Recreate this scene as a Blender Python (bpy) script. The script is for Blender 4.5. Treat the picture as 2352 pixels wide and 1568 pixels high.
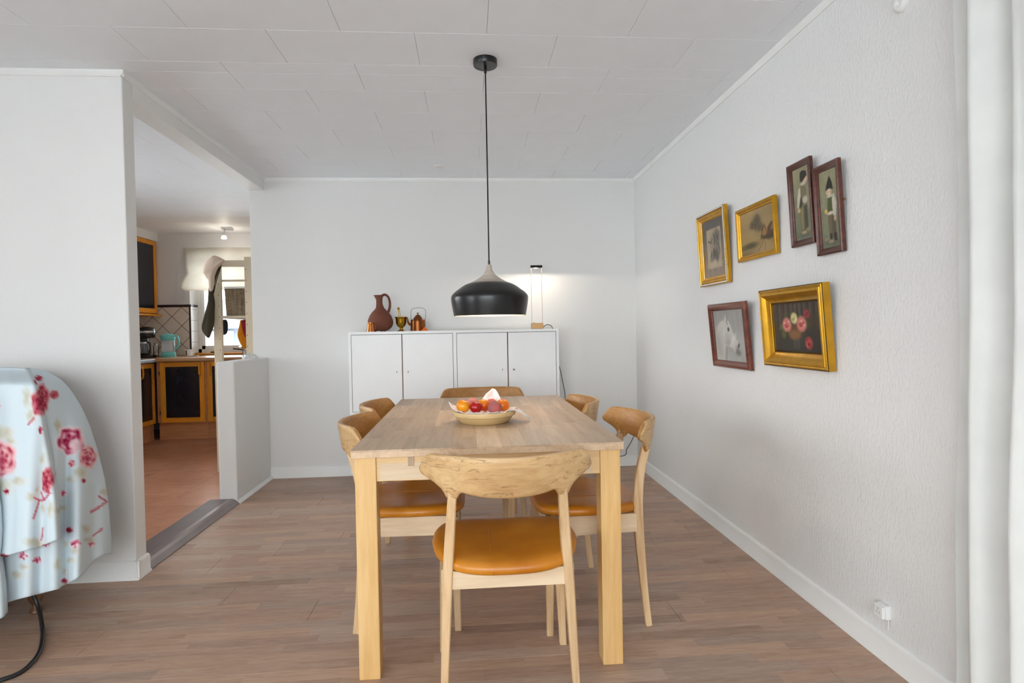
import bpy, bmesh, math, random
import numpy as np
from mathutils import Vector, Matrix

for o in list(bpy.data.objects):
    bpy.data.objects.remove(o, do_unlink=True)
scene = bpy.context.scene
C = scene.collection
R = random.Random(7)
PI = math.pi

# ------------------------------------------------------------------ camera
FPX, YAW, PIT, ROL, CZ = 1324.31, 0.0757, -0.0181, -0.0182, 1.1166
_f = Vector((math.sin(YAW)*math.cos(PIT), math.cos(YAW)*math.cos(PIT), math.sin(PIT)))
_r0 = Vector((math.cos(YAW), -math.sin(YAW), 0)); _u0 = _r0.cross(_f)
_r = _r0*math.cos(ROL) + _u0*math.sin(ROL); _u = _u0*math.cos(ROL) - _r0*math.sin(ROL)
CAM = Vector((0, 0, CZ))
cd = bpy.data.cameras.new('camera'); cam = bpy.data.objects.new('camera', cd); C.objects.link(cam)
cd.sensor_width = 36; cd.sensor_fit = 'HORIZONTAL'; cd.lens = FPX/2352*36; cd.clip_start = .05; cd.clip_end = 200
cam.matrix_world = Matrix(((_r.x, _u.x, -_f.x, 0), (_r.y, _u.y, -_f.y, 0), (_r.z, _u.z, -_f.z, CZ), (0, 0, 0, 1)))
scene.camera = cam

def at(px, py, X=None, Y=None, Z=None):
    """point seen at a photo pixel, on the plane x=X, y=Y or z=Z"""
    d = _f + _r*((px-1176)/FPX) - _u*((py-784)/FPX)
    if X is not None: return CAM + d*(X/d.x)
    if Y is not None: return CAM + d*(Y/d.y)
    return CAM + d*((Z-CZ)/d.z)
def mpp(Y): return Y/FPX*1.003          # metres for one pixel at depth Y

# ------------------------------------------------------------------ world and light
w = bpy.data.worlds.new('world'); scene.world = w; w.use_nodes = True
bg = w.node_tree.nodes['Background']; bg.inputs[0].default_value = (.96, .98, 1.0, 1); bg.inputs[1].default_value = 11.0
scene.view_settings.view_transform = 'Standard'; scene.view_settings.look = 'None'
scene.view_settings.exposure = -0.17; scene.view_settings.gamma = 1.0
scene.view_settings.use_curve_mapping = False

def portal(name, loc, direction, sx, sy):
    l = bpy.data.lights.new(name, 'AREA'); l.shape = 'RECTANGLE'; l.size = sx; l.size_y = sy
    l.cycles.is_portal = True
    o = bpy.data.objects.new(name, l); C.objects.link(o); o.location = loc
    o.rotation_euler = Vector(direction).to_track_quat('-Z', 'Z').to_euler()
H = 2.337
portal('daylight_rear', (-.98, -2.36, 1.27), (0, 1, 0), 3.8, 1.8)
portal('daylight_left', (-4.28, -.5, 1.3), (1, 0, 0), 2.2, 1.8)
portal('daylight_right', (1.50, .55, 1.1), (-1, 0, 0), 1.5, 2.0)
portal('daylight_kitchen', (-2.21, 7.38, 1.5), (0, -1, 0), 2.1, 1.2)
portal('daylight_kitchen_added', (-4.08, 4.05, 1.52), (1, 0, 0), 1.9, 1.25)  # portal of the added, unseen side window

# ------------------------------------------------------------------ material helpers
def srgb(r, g, b):
    return tuple(((c/255)/12.92 if c/255 <= .04045 else ((c/255+.055)/1.055)**2.4) for c in (r, g, b))
class N:
    def __init__(s, name):
        s.m = bpy.data.materials.new(name); s.m.use_nodes = True; s.t = s.m.node_tree
        s.b = s.t.nodes['Principled BSDF']; s.out = s.t.nodes['Material Output']
    def n(s, typ, **kw):
        x = s.t.nodes.new('ShaderNode'+typ)
        for k, v in kw.items():
            if k.startswith('i_'): x.inputs[int(k[2:])].default_value = v
            else: setattr(x, k, v)
        return x
    def l(s, a, b): s.t.links.new(a, b)
    def set(s, **kw):
        for k, v in kw.items():
            i = s.b.inputs[k.replace('_', ' ')]
            i.default_value = (*v, 1) if isinstance(v, tuple) and len(v) == 3 else v
        return s
    def ramp(s, fac, stops):
        r = s.n('ValToRGB'); e = r.color_ramp.elements
        while len(e) < len(stops): e.new(.5)
        for x, (p, c) in zip(e, stops): x.position = p; x.color = (*c, 1)
        s.l(fac, r.inputs[0]); return r.outputs[0]
    def math(s, op, a, b=None, c=None):
        x = s.n('Math', operation=op)
        for i, v in enumerate((a, b, c)):
            if v is None: continue
            if isinstance(v, (int, float)): x.inputs[i].default_value = v
            else: s.l(v, x.inputs[i])
        return x.outputs[0]
    def mix(s, fac, a, b, blend='MIX'):
        x = s.n('Mix', data_type='RGBA', blend_type=blend)
        for i, v in ((0, fac), (6, a), (7, b)):
            if isinstance(v, (int, float)): x.inputs[i].default_value = v
            elif isinstance(v, tuple): x.inputs[i].default_value = (*v, 1)
            else: s.l(v, x.inputs[i])
        return x.outputs[2]
    def bump(s, h, strength=.3, dist=.002):
        b = s.n('Bump'); b.inputs['Strength'].default_value = strength; b.inputs['Distance'].default_value = dist
        s.l(h, b.inputs['Height']); s.l(b.outputs[0], s.b.inputs['Normal'])
    def coord(s, scale=(1, 1, 1), which='Object', rnd=True):
        tc = s.n('TexCoord'); src = tc.outputs[which]
        if rnd:
            oi = s.n('ObjectInfo'); v = s.n('VectorMath', operation='ADD'); k = s.n('VectorMath', operation='SCALE')
            k.inputs[0].default_value = (7.3, 5.1, 3.7); s.l(oi.outputs['Random'], k.inputs['Scale'])
            s.l(src, v.inputs[0]); s.l(k.outputs[0], v.inputs[1]); src = v.outputs[0]
            s.rand = oi.outputs['Random']
        m = s.n('Mapping'); m.inputs['Scale'].default_value = scale; s.l(src, m.inputs[0]); return m.outputs[0]
    def noise(s, vec, scale=5, detail=3, rough=.5, dist=0):
        x = s.n('TexNoise'); x.inputs['Scale'].default_value = scale; x.inputs['Detail'].default_value = detail
        x.inputs['Roughness'].default_value = rough; x.inputs['Distortion'].default_value = dist
        if vec is not None: s.l(vec, x.inputs['Vector'])
        return x.outputs[0]

def plain(name, rgb, rough=.5, metal=0, var=.06, nscale=9, bump=0, bscale=60, bdist=.001, spec=.5, **kw):
    m = N(name); col = srgb(*rgb); m.set(Roughness=rough, Metallic=metal); m.b.inputs['Specular IOR Level'].default_value = spec
    v = m.coord(); nz = m.noise(v, nscale, 4)
    m.l(m.ramp(nz, [(.3, tuple(c*(1-var) for c in col)), (.7, tuple(min(1, c*(1+var)) for c in col))]), m.b.inputs['Base Color'])
    if bump: m.bump(m.noise(v, bscale, 3), bump, bdist)
    if kw: m.set(**kw)
    return m.m

def wood(name, dark, mid, light, axis='x', rough=.5, figure=1.0, rnd=.25, cracks=0, sc=1.0):
    m = N(name); a = {'x': (.9, 11, 11), 'y': (11, .9, 11), 'z': (11, 11, .9)}[axis]
    v = m.coord(tuple(k*sc for k in a)); d, mm, l = srgb(*dark), srgb(*mid), srgb(*light)
    big = m.noise(v, 1.2, 3, .5, 1.2*figure); fine = m.noise(v, 7, 5, .65)
    c = m.ramp(big, [(.28, d), (.48, mm), (.72, l)])
    c = m.mix(.38, c, m.ramp(fine, [(.32, d), (.5, mm), (.68, l)]))
    if cracks:
        b = {'x': (5, 5, 46), 'y': (46, 5, 5), 'z': (46, 46, 5)}[axis]
        k = m.noise(m.coord(b), 2.1, 2, .5, .35)
        line = m.ramp(k, [(.0, (0, 0, 0)), (.60, (0, 0, 0)), (.63, (1, 1, 1)), (.66, (0, 0, 0))])
        bw = m.n('RGBToBW'); m.l(line, bw.inputs[0])
        c = m.mix(m.math('MULTIPLY', bw.outputs[0], cracks), c, tuple(x*.55 for x in d))
    t = m.math('ADD', m.math('MULTIPLY', m.rand, rnd), 1-rnd/2)
    h = m.n('HueSaturation'); m.l(t, h.inputs['Value']); m.l(c, h.inputs['Color'])
    m.l(h.outputs[0], m.b.inputs['Base Color']); m.set(Roughness=rough); m.bump(fine, .12, .001)
    return m.m

def glass(name, tint=(1, 1, 1), refl=.08, rough=.02):
    m = N(name); g = m.n('BsdfGlossy'); g.inputs['Roughness'].default_value = rough
    t = m.n('BsdfTransparent'); t.inputs[0].default_value = (*tint, 1); x = m.n('MixShader')
    fr = m.n('Fresnel'); fr.inputs[0].default_value = 1.45
    m.l(m.math('MINIMUM', m.math('ADD', fr.outputs[0], refl-.04), 1.0), x.inputs[0])
    m.l(t.outputs[0], x.inputs[1]); m.l(g.outputs[0], x.inputs[2]); m.l(x.outputs[0], m.out.inputs[0]); return m.m

def emit(name, rgb, s):
    m = N(name); m.set(Base_Color=rgb, Emission_Color=rgb); m.b.inputs['Emission Strength'].default_value = s; return m.m

def cloth(name, rgb, trans=.0, bscale=300, rough=.9, var=.05, wr=0):
    m = N(name); col = srgb(*rgb); v = m.coord(); nz = m.noise(v, 6, 3)
    c = m.ramp(nz, [(.3, tuple(k*(1-var) for k in col)), (.7, tuple(min(1, k*(1+var)) for k in col))])
    m.l(c, m.b.inputs['Base Color']); m.set(Roughness=rough); m.b.inputs['Specular IOR Level'].default_value = .15
    if wr: m.bump(m.noise(m.coord((3, 3, 1)), 5, 4), wr, .01)
    else: m.bump(m.noise(v, bscale, 2), .25, .001)
    if trans:
        t = m.n('BsdfTranslucent'); m.l(c, t.inputs[0]); x = m.n('MixShader'); x.inputs[0].default_value = trans
        m.l(m.b.outputs[0], x.inputs[1]); m.l(t.outputs[0], x.inputs[2]); m.l(x.outputs[0], m.out.inputs[0])
    return m.m

def printed(name, rough=.6, spec=.2, bump=0):
    m = N(name); a = m.n('VertexColor', layer_name='Col'); m.l(a.outputs[0], m.b.inputs['Base Color'])
    m.set(Roughness=rough); m.b.inputs['Specular IOR Level'].default_value = spec
    if bump: m.bump(m.noise(m.coord(), 260, 2), bump, .001)
    return m.m

def wall_mat(name, rgb, bump, bscale=95, stretch=1):
    m = N(name); col = srgb(*rgb); m.set(Base_Color=col, Roughness=.75); m.b.inputs['Specular IOR Level'].default_value = .25
    v = m.coord((1, 1, stretch), rnd=False)
    k = m.noise(v, bscale, 3, .55); k2 = m.noise(v, 4, 2)
    m.bump(m.math('ADD', m.ramp(k, [(.45, (0, 0, 0)), (.75, (1, 1, 1))]), m.math('MULTIPLY', k2, .6)), bump, .004)
    return m.m

def floor_mat():
    m = N('oak_plank_floor'); g = m.n('NewGeometry'); s = m.n('SeparateXYZ'); m.l(g.outputs['Position'], s.inputs[0])
    row = m.math('FLOOR', m.math('DIVIDE', m.math('SUBTRACT', s.outputs[1], 2.12), .172/3))
    wn = m.n('TexWhiteNoise', noise_dimensions='1D'); m.l(row, wn.inputs['W'])
    cell = m.math('FLOOR', m.math('ADD', m.math('DIVIDE', s.outputs[0], .46), m.math('MULTIPLY', wn.outputs[0], 9.0)))
    cv = m.n('CombineXYZ'); m.l(row, cv.inputs[0]); m.l(cell, cv.inputs[1])
    w2 = m.n('TexWhiteNoise', noise_dimensions='2D'); m.l(cv.outputs[0], w2.inputs['Vector'])
    tone = m.ramp(w2.outputs[0], [(0, srgb(132, 106, 92)), (.2, srgb(190, 152, 126)), (.4, srgb(164, 136, 120)), (.6, srgb(206, 168, 140)), (.8, srgb(154, 136, 126)), (1, srgb(198, 176, 160))])
    off = m.n('VectorMath', operation='MULTIPLY_ADD'); off.inputs[1].default_value = (3.1, 5.7, 2.3)
    m.l(cv.outputs[0], off.inputs[0]); m.l(g.outputs['Position'], off.inputs[2])
    mp = m.n('Mapping'); mp.inputs['Scale'].default_value = (2.2, 26, 1); m.l(off.outputs[0], mp.inputs[0])
    gr = m.noise(mp.outputs[0], 1.6, 5, .6, 1.5); fi = m.noise(mp.outputs[0], 6, 5, .7)
    c = m.mix(.42, tone, m.ramp(gr, [(.3, srgb(128, 98, 80)), (.5, srgb(180, 148, 126)), (.75, srgb(206, 182, 164))]), 'MIX')
    c = m.mix(.28, c, m.ramp(fi, [(.3, srgb(126, 98, 82)), (.55, srgb(182, 152, 132)), (.8, srgb(216, 202, 190))]))
    mp2 = m.n('Mapping'); mp2.inputs['Scale'].default_value = (5, 30, 1); m.l(off.outputs[0], mp2.inputs[0])
    kn = m.noise(mp2.outputs[0], 2.2, 4, .6, .6)
    c = m.mix(m.math('MULTIPLY', m.math('GREATER_THAN', kn, .70), .35), c, srgb(205, 196, 190))
    m.l(c, m.b.inputs['Base Color']); m.set(Roughness=.42); m.b.inputs['Specular IOR Level'].default_value = .4
    m.bump(fi, .1, .0008); return m.m

def lino_mat():
    m = N('brown_vinyl'); v = m.coord(); a = m.noise(v, 3, 4); b = m.noise(m.coord((2, 9, 1)), 6, 4, .7)
    c = m.mix(.4, m.ramp(a, [(.3, srgb(170, 114, 86)), (.7, srgb(194, 138, 110))]), m.ramp(b, [(.3, srgb(168, 108, 80)), (.7, srgb(198, 148, 122))]))
    m.l(c, m.b.inputs['Base Color']); m.set(Roughness=.26); m.bump(b, .06, .001); return m.m

def wicker_mat():
    m = N('woven_grass'); v = m.coord(rnd=False); br = m.n('TexBrick'); br.inputs['Scale'].default_value = 1
    mp = m.n('Mapping'); mp.inputs['Rotation'].default_value = (PI/2, 0, 0); m.l(v, mp.inputs[0]); m.l(mp.outputs[0], br.inputs['Vector'])
    br.inputs['Brick Width'].default_value = .05; br.inputs['Row Height'].default_value = .012; br.inputs['Mortar Size'].default_value = .0012
    br.inputs['Color1'].default_value = (*srgb(150, 128, 100), 1); br.inputs['Color2'].default_value = (*srgb(112, 92, 70), 1); br.inputs['Mortar'].default_value = (*srgb(62, 50, 38), 1)
    nz = m.noise(m.coord((60, 60, 3)), 1, 3)
    c = m.mix(.45, br.outputs[0], m.ramp(nz, [(.3, srgb(95, 78, 60)), (.7, srgb(185, 165, 135))]))
    m.l(c, m.b.inputs['Base Color']); m.set(Roughness=.8); m.bump(nz, .5, .003); return m.m

M = {}
M['wall'] = wall_mat('white_wallpaper', (232, 231, 229), .10, 120)
M['wall_tex'] = wall_mat('white_woodchip_wallpaper', (231, 230, 229), .32, 105, .55)
M['ceil'] = plain('white_painted_panel', (243, 246, 250), .55, var=.01, spec=.3)
M['trim'] = plain('white_gloss_paint', (238, 238, 236), .4, var=.01, bump=.03, bscale=12)
M['floor'] = floor_mat(); M['lino'] = lino_mat()
M['alu'] = plain('grey_metal_strip', (150, 140, 138), .35, .8, var=.15, nscale=3)
M['thresh'] = plain('dark_threshold_wood', (104, 92, 92), .4, var=.12, nscale=5)
M['cab_white'] = plain('white_lacquer', (246, 247, 248), .38, var=.012)
M['gap_brown'] = plain('brown_edge_lip', (128, 100, 84), .6)
M['dark'] = plain('dark_recess', (38, 36, 34), .8)  # near-black for the shade in holes and gaps, also a dish base
M['black_metal'] = plain('black_satin_metal', (14, 15, 16), .3, var=.05, spec=.5)
M['black_plastic'] = plain('black_plastic', (22, 22, 23), .25)
M['inner_white'] = plain('white_shade_lining', (235, 225, 205), .5)
M['ashwood'] = wood('grey_washed_wood', (150, 138, 124), (184, 172, 158), (206, 196, 184), 'x', .6, 2)
M['oak_chair'] = wood('pale_oak', (170, 132, 92), (202, 169, 128), (218, 189, 150), 'z', .5, 1)
M['oak_back'] = wood('oak_veneer_backrest', (160, 118, 74), (197, 160, 112), (212, 180, 134), 'x', .45, .5, cracks=.75)
M['oak_inner'] = wood('brown_oak_inside', (132, 88, 44), (166, 119, 66), (186, 140, 88), 'x', .42, .6)  # browner tone for the inner backrest faces
M['oak_rail'] = wood('pale_beech_rail', (194, 164, 128), (214, 188, 155), (226, 204, 174), 'x', .5, 1.8)
M['oak_rail_y'] = wood('pale_beech_side_rail', (194, 164, 128), (214, 188, 155), (226, 204, 174), 'y', .5, 1)
M['oak_leg'] = wood('yellow_oak_leg', (188, 144, 84), (210, 168, 108), (220, 184, 130), 'z', .45, .8)
M['oak_apron'] = wood('pale_oak_apron', (190, 150, 98), (214, 178, 128), (226, 198, 156), 'x', .45, 1.2)
M['oak_top'] = wood('oiled_oak_stave', (160, 132, 104), (190, 162, 132), (205, 179, 150), 'y', .42, 1.0, rnd=.34)
M['leather'] = None
def leather():
    m = N('cognac_leather'); v = m.coord(); a = m.noise(v, 7, 4)
    m.l(m.ramp(a, [(.3, srgb(176, 104, 15)), (.55, srgb(193, 121, 27)), (.75, srgb(204, 137, 50))]), m.b.inputs['Base Color'])
    m.set(Roughness=.33); m.b.inputs['Specular IOR Level'].default_value = .45; m.bump(m.noise(v, 240, 3), .12, .0008); return m.m
M['leather'] = leather()
M['stitch'] = plain('light_stitching', (206, 152, 96), .6)
M['gold'] = plain('gilded_wood', (196, 146, 40), .3, .75, var=.14, nscale=18, bump=.1, bscale=40)
M['gold_dark'] = plain('dark_gilt_edge', (104, 74, 32), .45, .4, var=.2)
M['mahogany'] = wood('mahogany_frame', (58, 26, 18), (82, 40, 28), (112, 60, 42), 'x', .3, 1)
M['mahogany_red'] = wood('reddish_mahogany_frame', (74, 30, 18), (104, 46, 30), (140, 84, 60), 'x', .28, 1)
M['picture'] = printed('printed_picture', .45, .25)
M['blanket'] = printed('printed_fleece', .95, .05, .35)
M['napkin'] = printed('printed_napkin', .85, .1)
M['terracotta'] = plain('terracotta', (112, 62, 44), .75, var=.12, nscale=14, bump=.15, bscale=90)
M['brass'] = plain('polished_brass', (176, 138, 44), .22, 1, var=.12, nscale=6)
M['copper'] = plain('old_copper', (128, 76, 42), .3, 1, var=.2, nscale=10, bump=.15, bscale=25)
M['copper_cup'] = plain('copper', (182, 112, 66), .28, 1, var=.1)
M['wire'] = plain('thin_steel_wire', (120, 110, 100), .4, .8)
M['brass_dull'] = plain('dull_brass', (176, 138, 96), .4, .7)
M['orange'] = plain('orange_plastic', (232, 104, 10), .4, var=.05)
M['bowl'] = plain('cream_stoneware', (214, 182, 130), .45, var=.08, nscale=6)
M['curtain'] = cloth('sheer_white_curtain', (222, 222, 219), .08, wr=.35)
M['plastic_white'] = plain('white_plastic', (236, 236, 234), .35, var=.01)
M['plastic_grey'] = plain('grey_plastic', (172, 172, 172), .4)
M['cable'] = plain('black_cable', (32, 34, 38), .35)
M['cord_thin'] = plain('dark_cord', (40, 38, 38), .5)
M['kwood'] = wood('orange_pine_front', (206, 122, 22), (232, 150, 34), (240, 170, 62), 'z', .35, 1)
M['kwood_x'] = wood('orange_pine_rail', (206, 122, 22), (232, 150, 34), (240, 170, 62), 'x', .35, 1)
M['kplinth'] = wood('brown_plinth', (190, 124, 78), (208, 144, 98), (220, 162, 118), 'x', .4, 1)
M['kblue'] = plain('dark_navy_panel', (24, 27, 40), .22, var=.1)
M['worktop'] = wood('beech_worktop', (176, 118, 66), (202, 148, 100), (222, 184, 150), 'x', .28, 1)
M['steel'] = plain('grey_worktop', (150, 156, 162), .35, .3)
M['tile'] = plain('cream_wall_tile', (222, 208, 194), .25, var=.03)
M['tile_white'] = plain('white_wall_tile', (238, 238, 236), .2, var=.01)
M['grout'] = plain('dark_grout', (66, 50, 44), .8)
M['tile_dark'] = plain('dark_border_tile', (58, 44, 52), .25)
M['blind'] = cloth('cream_blind', (250, 246, 238), .6)
M['beige_paint'] = plain('beige_painted_pine', (204, 188, 162), .5, var=.03)
M['hat'] = cloth('beige_cotton', (206, 184, 166))
M['olive'] = cloth('olive_canvas', (66, 60, 48))
M['charcoal'] = cloth('charcoal_canvas', (44, 44, 48))
M['ochre'] = cloth('ochre_cloth', (200, 120, 20)); M['red_cloth'] = cloth('dark_red_cloth', (140, 40, 46))
M['wicker'] = wicker_mat()
M['teal'] = plain('teal_plastic', (110, 200, 196), .3, var=.03)
M['glass'] = glass('clear_glass'); M['pane'] = glass('window_glass', (.96, .98, .98), .05)
M['water_glass'] = glass('pale_plastic_glass', (.95, .95, .96), .1)
def _milky():
    m = M['water_glass']; nt = m.node_tree; out = nt.nodes['Material Output']; src = out.inputs[0].links[0].from_socket
    d = nt.nodes.new('ShaderNodeBsdfTranslucent'); d.inputs[0].default_value = (.85, .83, .82, 1); x = nt.nodes.new('ShaderNodeMixShader'); x.inputs[0].default_value = .35
    nt.links.new(src, x.inputs[1]); nt.links.new(d.outputs[0], x.inputs[2]); nt.links.new(x.outputs[0], out.inputs[0])
_milky()
M['chrome'] = plain('chrome', (200, 200, 200), .15, 1)
M['ceramic'] = plain('white_ceramic', (238, 234, 230), .2, var=.02)
M['turned'] = wood('dark_turned_wood', (64, 40, 24), (96, 62, 38), (124, 86, 56), 'z', .4)
M['upholstery'] = cloth('grey_green_upholstery', (120, 122, 110))
M['bulb'] = emit('warm_bulb', (1, .78, .5), 9); M['spot_bulb'] = emit('spot_bulb', (1, .93, .82), 10)
M['grass'] = plain('pale_bounce_paving', (222, 226, 230), .9, var=.2, nscale=30)  # unseen ground, made pale to bounce light onto the ceiling
M['leaf'] = plain('green_leaves', (92, 132, 60), .6, var=.25, nscale=20)
M['outwall'] = plain('blue_grey_house_wall', (120, 128, 138), .8); M['roof'] = plain('slate_roof', (96, 100, 108), .8)
M['peach'] = plain('flower_peach', (232, 190, 140), .7)

# ------------------------------------------------------------------ mesh helpers
class MB:
    def __init__(s): s.v = []; s.f = []
    def add(s, v, f):
        n = len(s.v); s.v += [tuple(p) for p in v]; s.f += [tuple(i+n for i in q) for q in f]; return s
    def box(s, x0, x1, y0, y1, z0, z1):
        return s.add([(x0, y0, z0), (x1, y0, z0), (x1, y1, z0), (x0, y1, z0), (x0, y0, z1), (x1, y0, z1), (x1, y1, z1), (x0, y1, z1)],
                     [(0, 3, 2, 1), (4, 5, 6, 7), (0, 1, 5, 4), (1, 2, 6, 5), (2, 3, 7, 6), (3, 0, 4, 7)])
    def prism(s, pts, z0, z1, axis='z'):
        """polygon extruded along an axis; points are given in the two other axes, in order"""
        n = len(pts); mk = {'z': lambda p, h: (p[0], p[1], h), 'y': lambda p, h: (p[0], h, p[1]), 'x': lambda p, h: (h, p[0], p[1])}[axis]
        v = [mk(p, z0) for p in pts] + [mk(p, z1) for p in pts]
        f = [tuple(range(n-1, -1, -1)), tuple(range(n, 2*n))] + [(i, (i+1) % n, (i+1) % n+n, i+n) for i in range(n)]
        return s.add(v, f)
    def loft(s, rings, cap=True, closed=True):
        n = len(rings[0]); v = [p for r in rings for p in r]; f = []
        for k in range(len(rings)-1):
            for i in range(n if closed else n-1):
                j = (i+1) % n; f.append((k*n+i, k*n+j, (k+1)*n+j, (k+1)*n+i))
        if cap and closed:
            f.append(tuple(range(n-1, -1, -1))); f.append(tuple((len(rings)-1)*n+i for i in range(n)))
        return s.add(v, f)
    def tube(s, path, r, n=8, sect=None, cap=True, up=(0, 0, 1)):
        path = [Vector(p) for p in path]; rings = []; ref = Vector(up)
        for i, p in enumerate(path):
            t = (path[min(i+1, len(path)-1)] - path[max(i-1, 0)]).normalized()
            a = ref - t*ref.dot(t)
            if a.length < 1e-4: a = Vector((1, 0, 0)) - t*t.x
            a.normalize(); b = t.cross(a); ref = a
            rr = r[i] if isinstance(r, (list, tuple)) else r
            if sect:
                rings.append([p + b*(q[0]*rr) + a*(q[1]*rr) for q in sect])
            else:
                rings.append([p + a*(math.cos(2*PI*k/n)*rr) + b*(math.sin(2*PI*k/n)*rr) for k in range(n)])
        return s.loft(rings, cap)
    def lathe(s, prof, c=(0, 0, 0), n=32, cap=True):
        rings = [[(c[0]+max(r, 1e-4)*math.cos(2*PI*k/n), c[1]+max(r, 1e-4)*math.sin(2*PI*k/n), c[2]+z) for k in range(n)] for r, z in prof]
        return s.loft(rings, cap)
    def grid(s, P, wrap=False):
        h, w_ = len(P), len(P[0]); v = [p for r in P for p in r]; f = []
        for i in range(h-1):
            for j in range(w_-1): f.append((i*w_+j, i*w_+j+1, (i+1)*w_+j+1, (i+1)*w_+j))
        return s.add(v, f)
    def build(s, name, mat, parent=None, bevel=0, seg=2, angle=38, loc=None, sub=0):
        me = bpy.data.meshes.new(name); me.from_pydata([tuple(p) for p in s.v], [], s.f)
        bm = bmesh.new(); bm.from_mesh(me)
        if bevel:
            ed = [e for e in bm.edges if len(e.link_faces) == 2 and e.calc_face_angle(0) > .6]
            bmesh.ops.bevel(bm, geom=ed, offset=bevel, segments=seg, profile=.6, affect='EDGES', clamp_overlap=True)
        bmesh.ops.recalc_face_normals(bm, faces=bm.faces); bm.to_mesh(me); bm.free()
        if not bevel:
            me.polygons.foreach_set('use_smooth', [True]*len(me.polygons)); me.set_sharp_from_angle(angle=math.radians(angle))
        me.materials.append(M[mat] if isinstance(mat, str) else mat)
        o = bpy.data.objects.new(name, me); C.objects.link(o)
        if parent is not None: o.parent = parent
        if loc is not None: o.location = loc
        if sub:
            md = o.modifiers.new('subsurf', 'SUBSURF'); md.levels = sub; md.render_levels = sub
        return o
def box(name, mat, x0, x1, y0, y1, z0, z1, parent=None, bevel=0, seg=2, org=(0, 0, 0)):
    c = ((x0+x1)/2, (y0+y1)/2, (z0+z1)/2)
    return MB().box(x0-c[0], x1-c[0], y0-c[1], y1-c[1], z0-c[2], z1-c[2]).build(name, mat, parent, bevel, seg, loc=tuple(c[i]-org[i] for i in range(3)))
def tag(o, label, cat, group=None):
    o['label'] = label; o['category'] = cat
    if group: o['group'] = group
    return o
def thing(name, label, cat, loc=(0, 0, 0), rz=0, group=None):
    o = bpy.data.objects.new(name, None); C.objects.link(o); o.location = loc; o.rotation_euler = (0, 0, rz); o.empty_display_size = .1
    return tag(o, label, cat, group)
def struct(o, label=None, cat=None):
    o['kind'] = 'structure'
    if label: o['label'] = label
    return o
def copy_tree(o, parent=None):
    c = o.copy(); C.objects.link(c); c.parent = parent
    for ch in [k for k in o.children]: copy_tree(ch, c)
    return c
RECT = [(-.5, -.38), (-.38, -.5), (.38, -.5), (.5, -.38), (.5, .38), (.38, .5), (-.38, .5), (-.5, .38)]
def smooth(t): t = max(0, min(1, t)); return t*t*(3-2*t)
def interp(x, pts):
    if x <= pts[0][0]: return pts[0][1]
    for (a, b), (c, d) in zip(pts, pts[1:]):
        if x <= c: return b+(d-b)*(x-a)/(c-a)
    return pts[-1][1]
def spline(P, n):
    """Catmull-Rom through the points"""
    P = [Vector(p) for p in P]; Q = [P[0]*2-P[1]] + P + [P[-1]*2-P[-2]]; out = []
    for i in range(1, len(Q)-2):
        for k in range(n):
            t = k/n; a, b, c, d = Q[i-1:i+3]
            out.append(.5*((2*b) + (c-a)*t + (2*a-5*b+4*c-d)*t*t + (3*b-a-3*c+d)*t**3))
    out.append(P[-1]); return out

# ------------------------------------------------------------------ the room
RX, BY, LX, KX, YL, YK = 1.369, 4.625, -1.5555, -1.67, 2.7816, 2.87
KL, KB = -3.95, 7.10        # kitchen left and back wall
ZK = .03                    # kitchen floor level
RY, FX = -2.3, -4.2         # wall behind the camera, living room left wall

def region_floor():
    fl = struct(MB().box(FX, RX, RY, YL, -.06, -.012).box(LX, RX, YL, BY, -.06, -.012).box(FX, RX, RY, .303, -.012, 0).build('floor', 'floor'))
    k = 0; y0 = 2.12-.172*10
    while y0 < BY:
        y1 = min(y0+.172, BY); xl = FX if y0 < YL-.02 else LX
        xs = [xl]; x = xl + [.55, 1.35, .95, 1.9, .3][k % 5]
        if abs(y0-3.152) < .02: x = -.72
        if abs(y0-2.12) < .02: x = -1.4+.0
        while x < RX-.15: xs.append(x); x += 2.2 if abs(y0-2.12) > .02 else 2.19
        xs.append(RX)
        segs = list(zip(xs, xs[1:]))
        if y0 < YL < y1: segs = [(a, min(b, LX)) for a, b in segs if a < LX-.02] + [(max(a, LX), b) for a, b in segs if b > LX+.02]
        for a, b in segs:
            yy1 = YL if (b <= LX+.001 and y1 > YL) else y1
            box('floor_plank', 'floor', a+.0005, b-.0005, y0+.0003, yy1-.0003, -.012, 0, fl, .0007, 1)
        y0 += .172; k += 1
    return fl
region_floor()

kf = struct(MB().box(KL, KX+.03, YK, KB, -.06, ZK-.006).box(KX+.03, -.9, BY+.12, KB, -.06, ZK-.006).build('floor_kitchen', 'lino'))
ys = [YK+.5*i for i in range(9)]; ys[-1] = KB
for i in range(8):
    xs = [KL, -3.5, -3.0, -2.5, -2.0, KX+.03] if ys[i+1] <= BY else [KL, -3.5, -3.0, -2.5, -2.0, KX]
    for a, b in zip(xs, xs[1:]):
        box('vinyl_tile', 'lino', a+.0006, b-.0006, ys[i]+.0006, ys[i+1]-.0006, ZK-.006, ZK, kf, .0008, 1)

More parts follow.
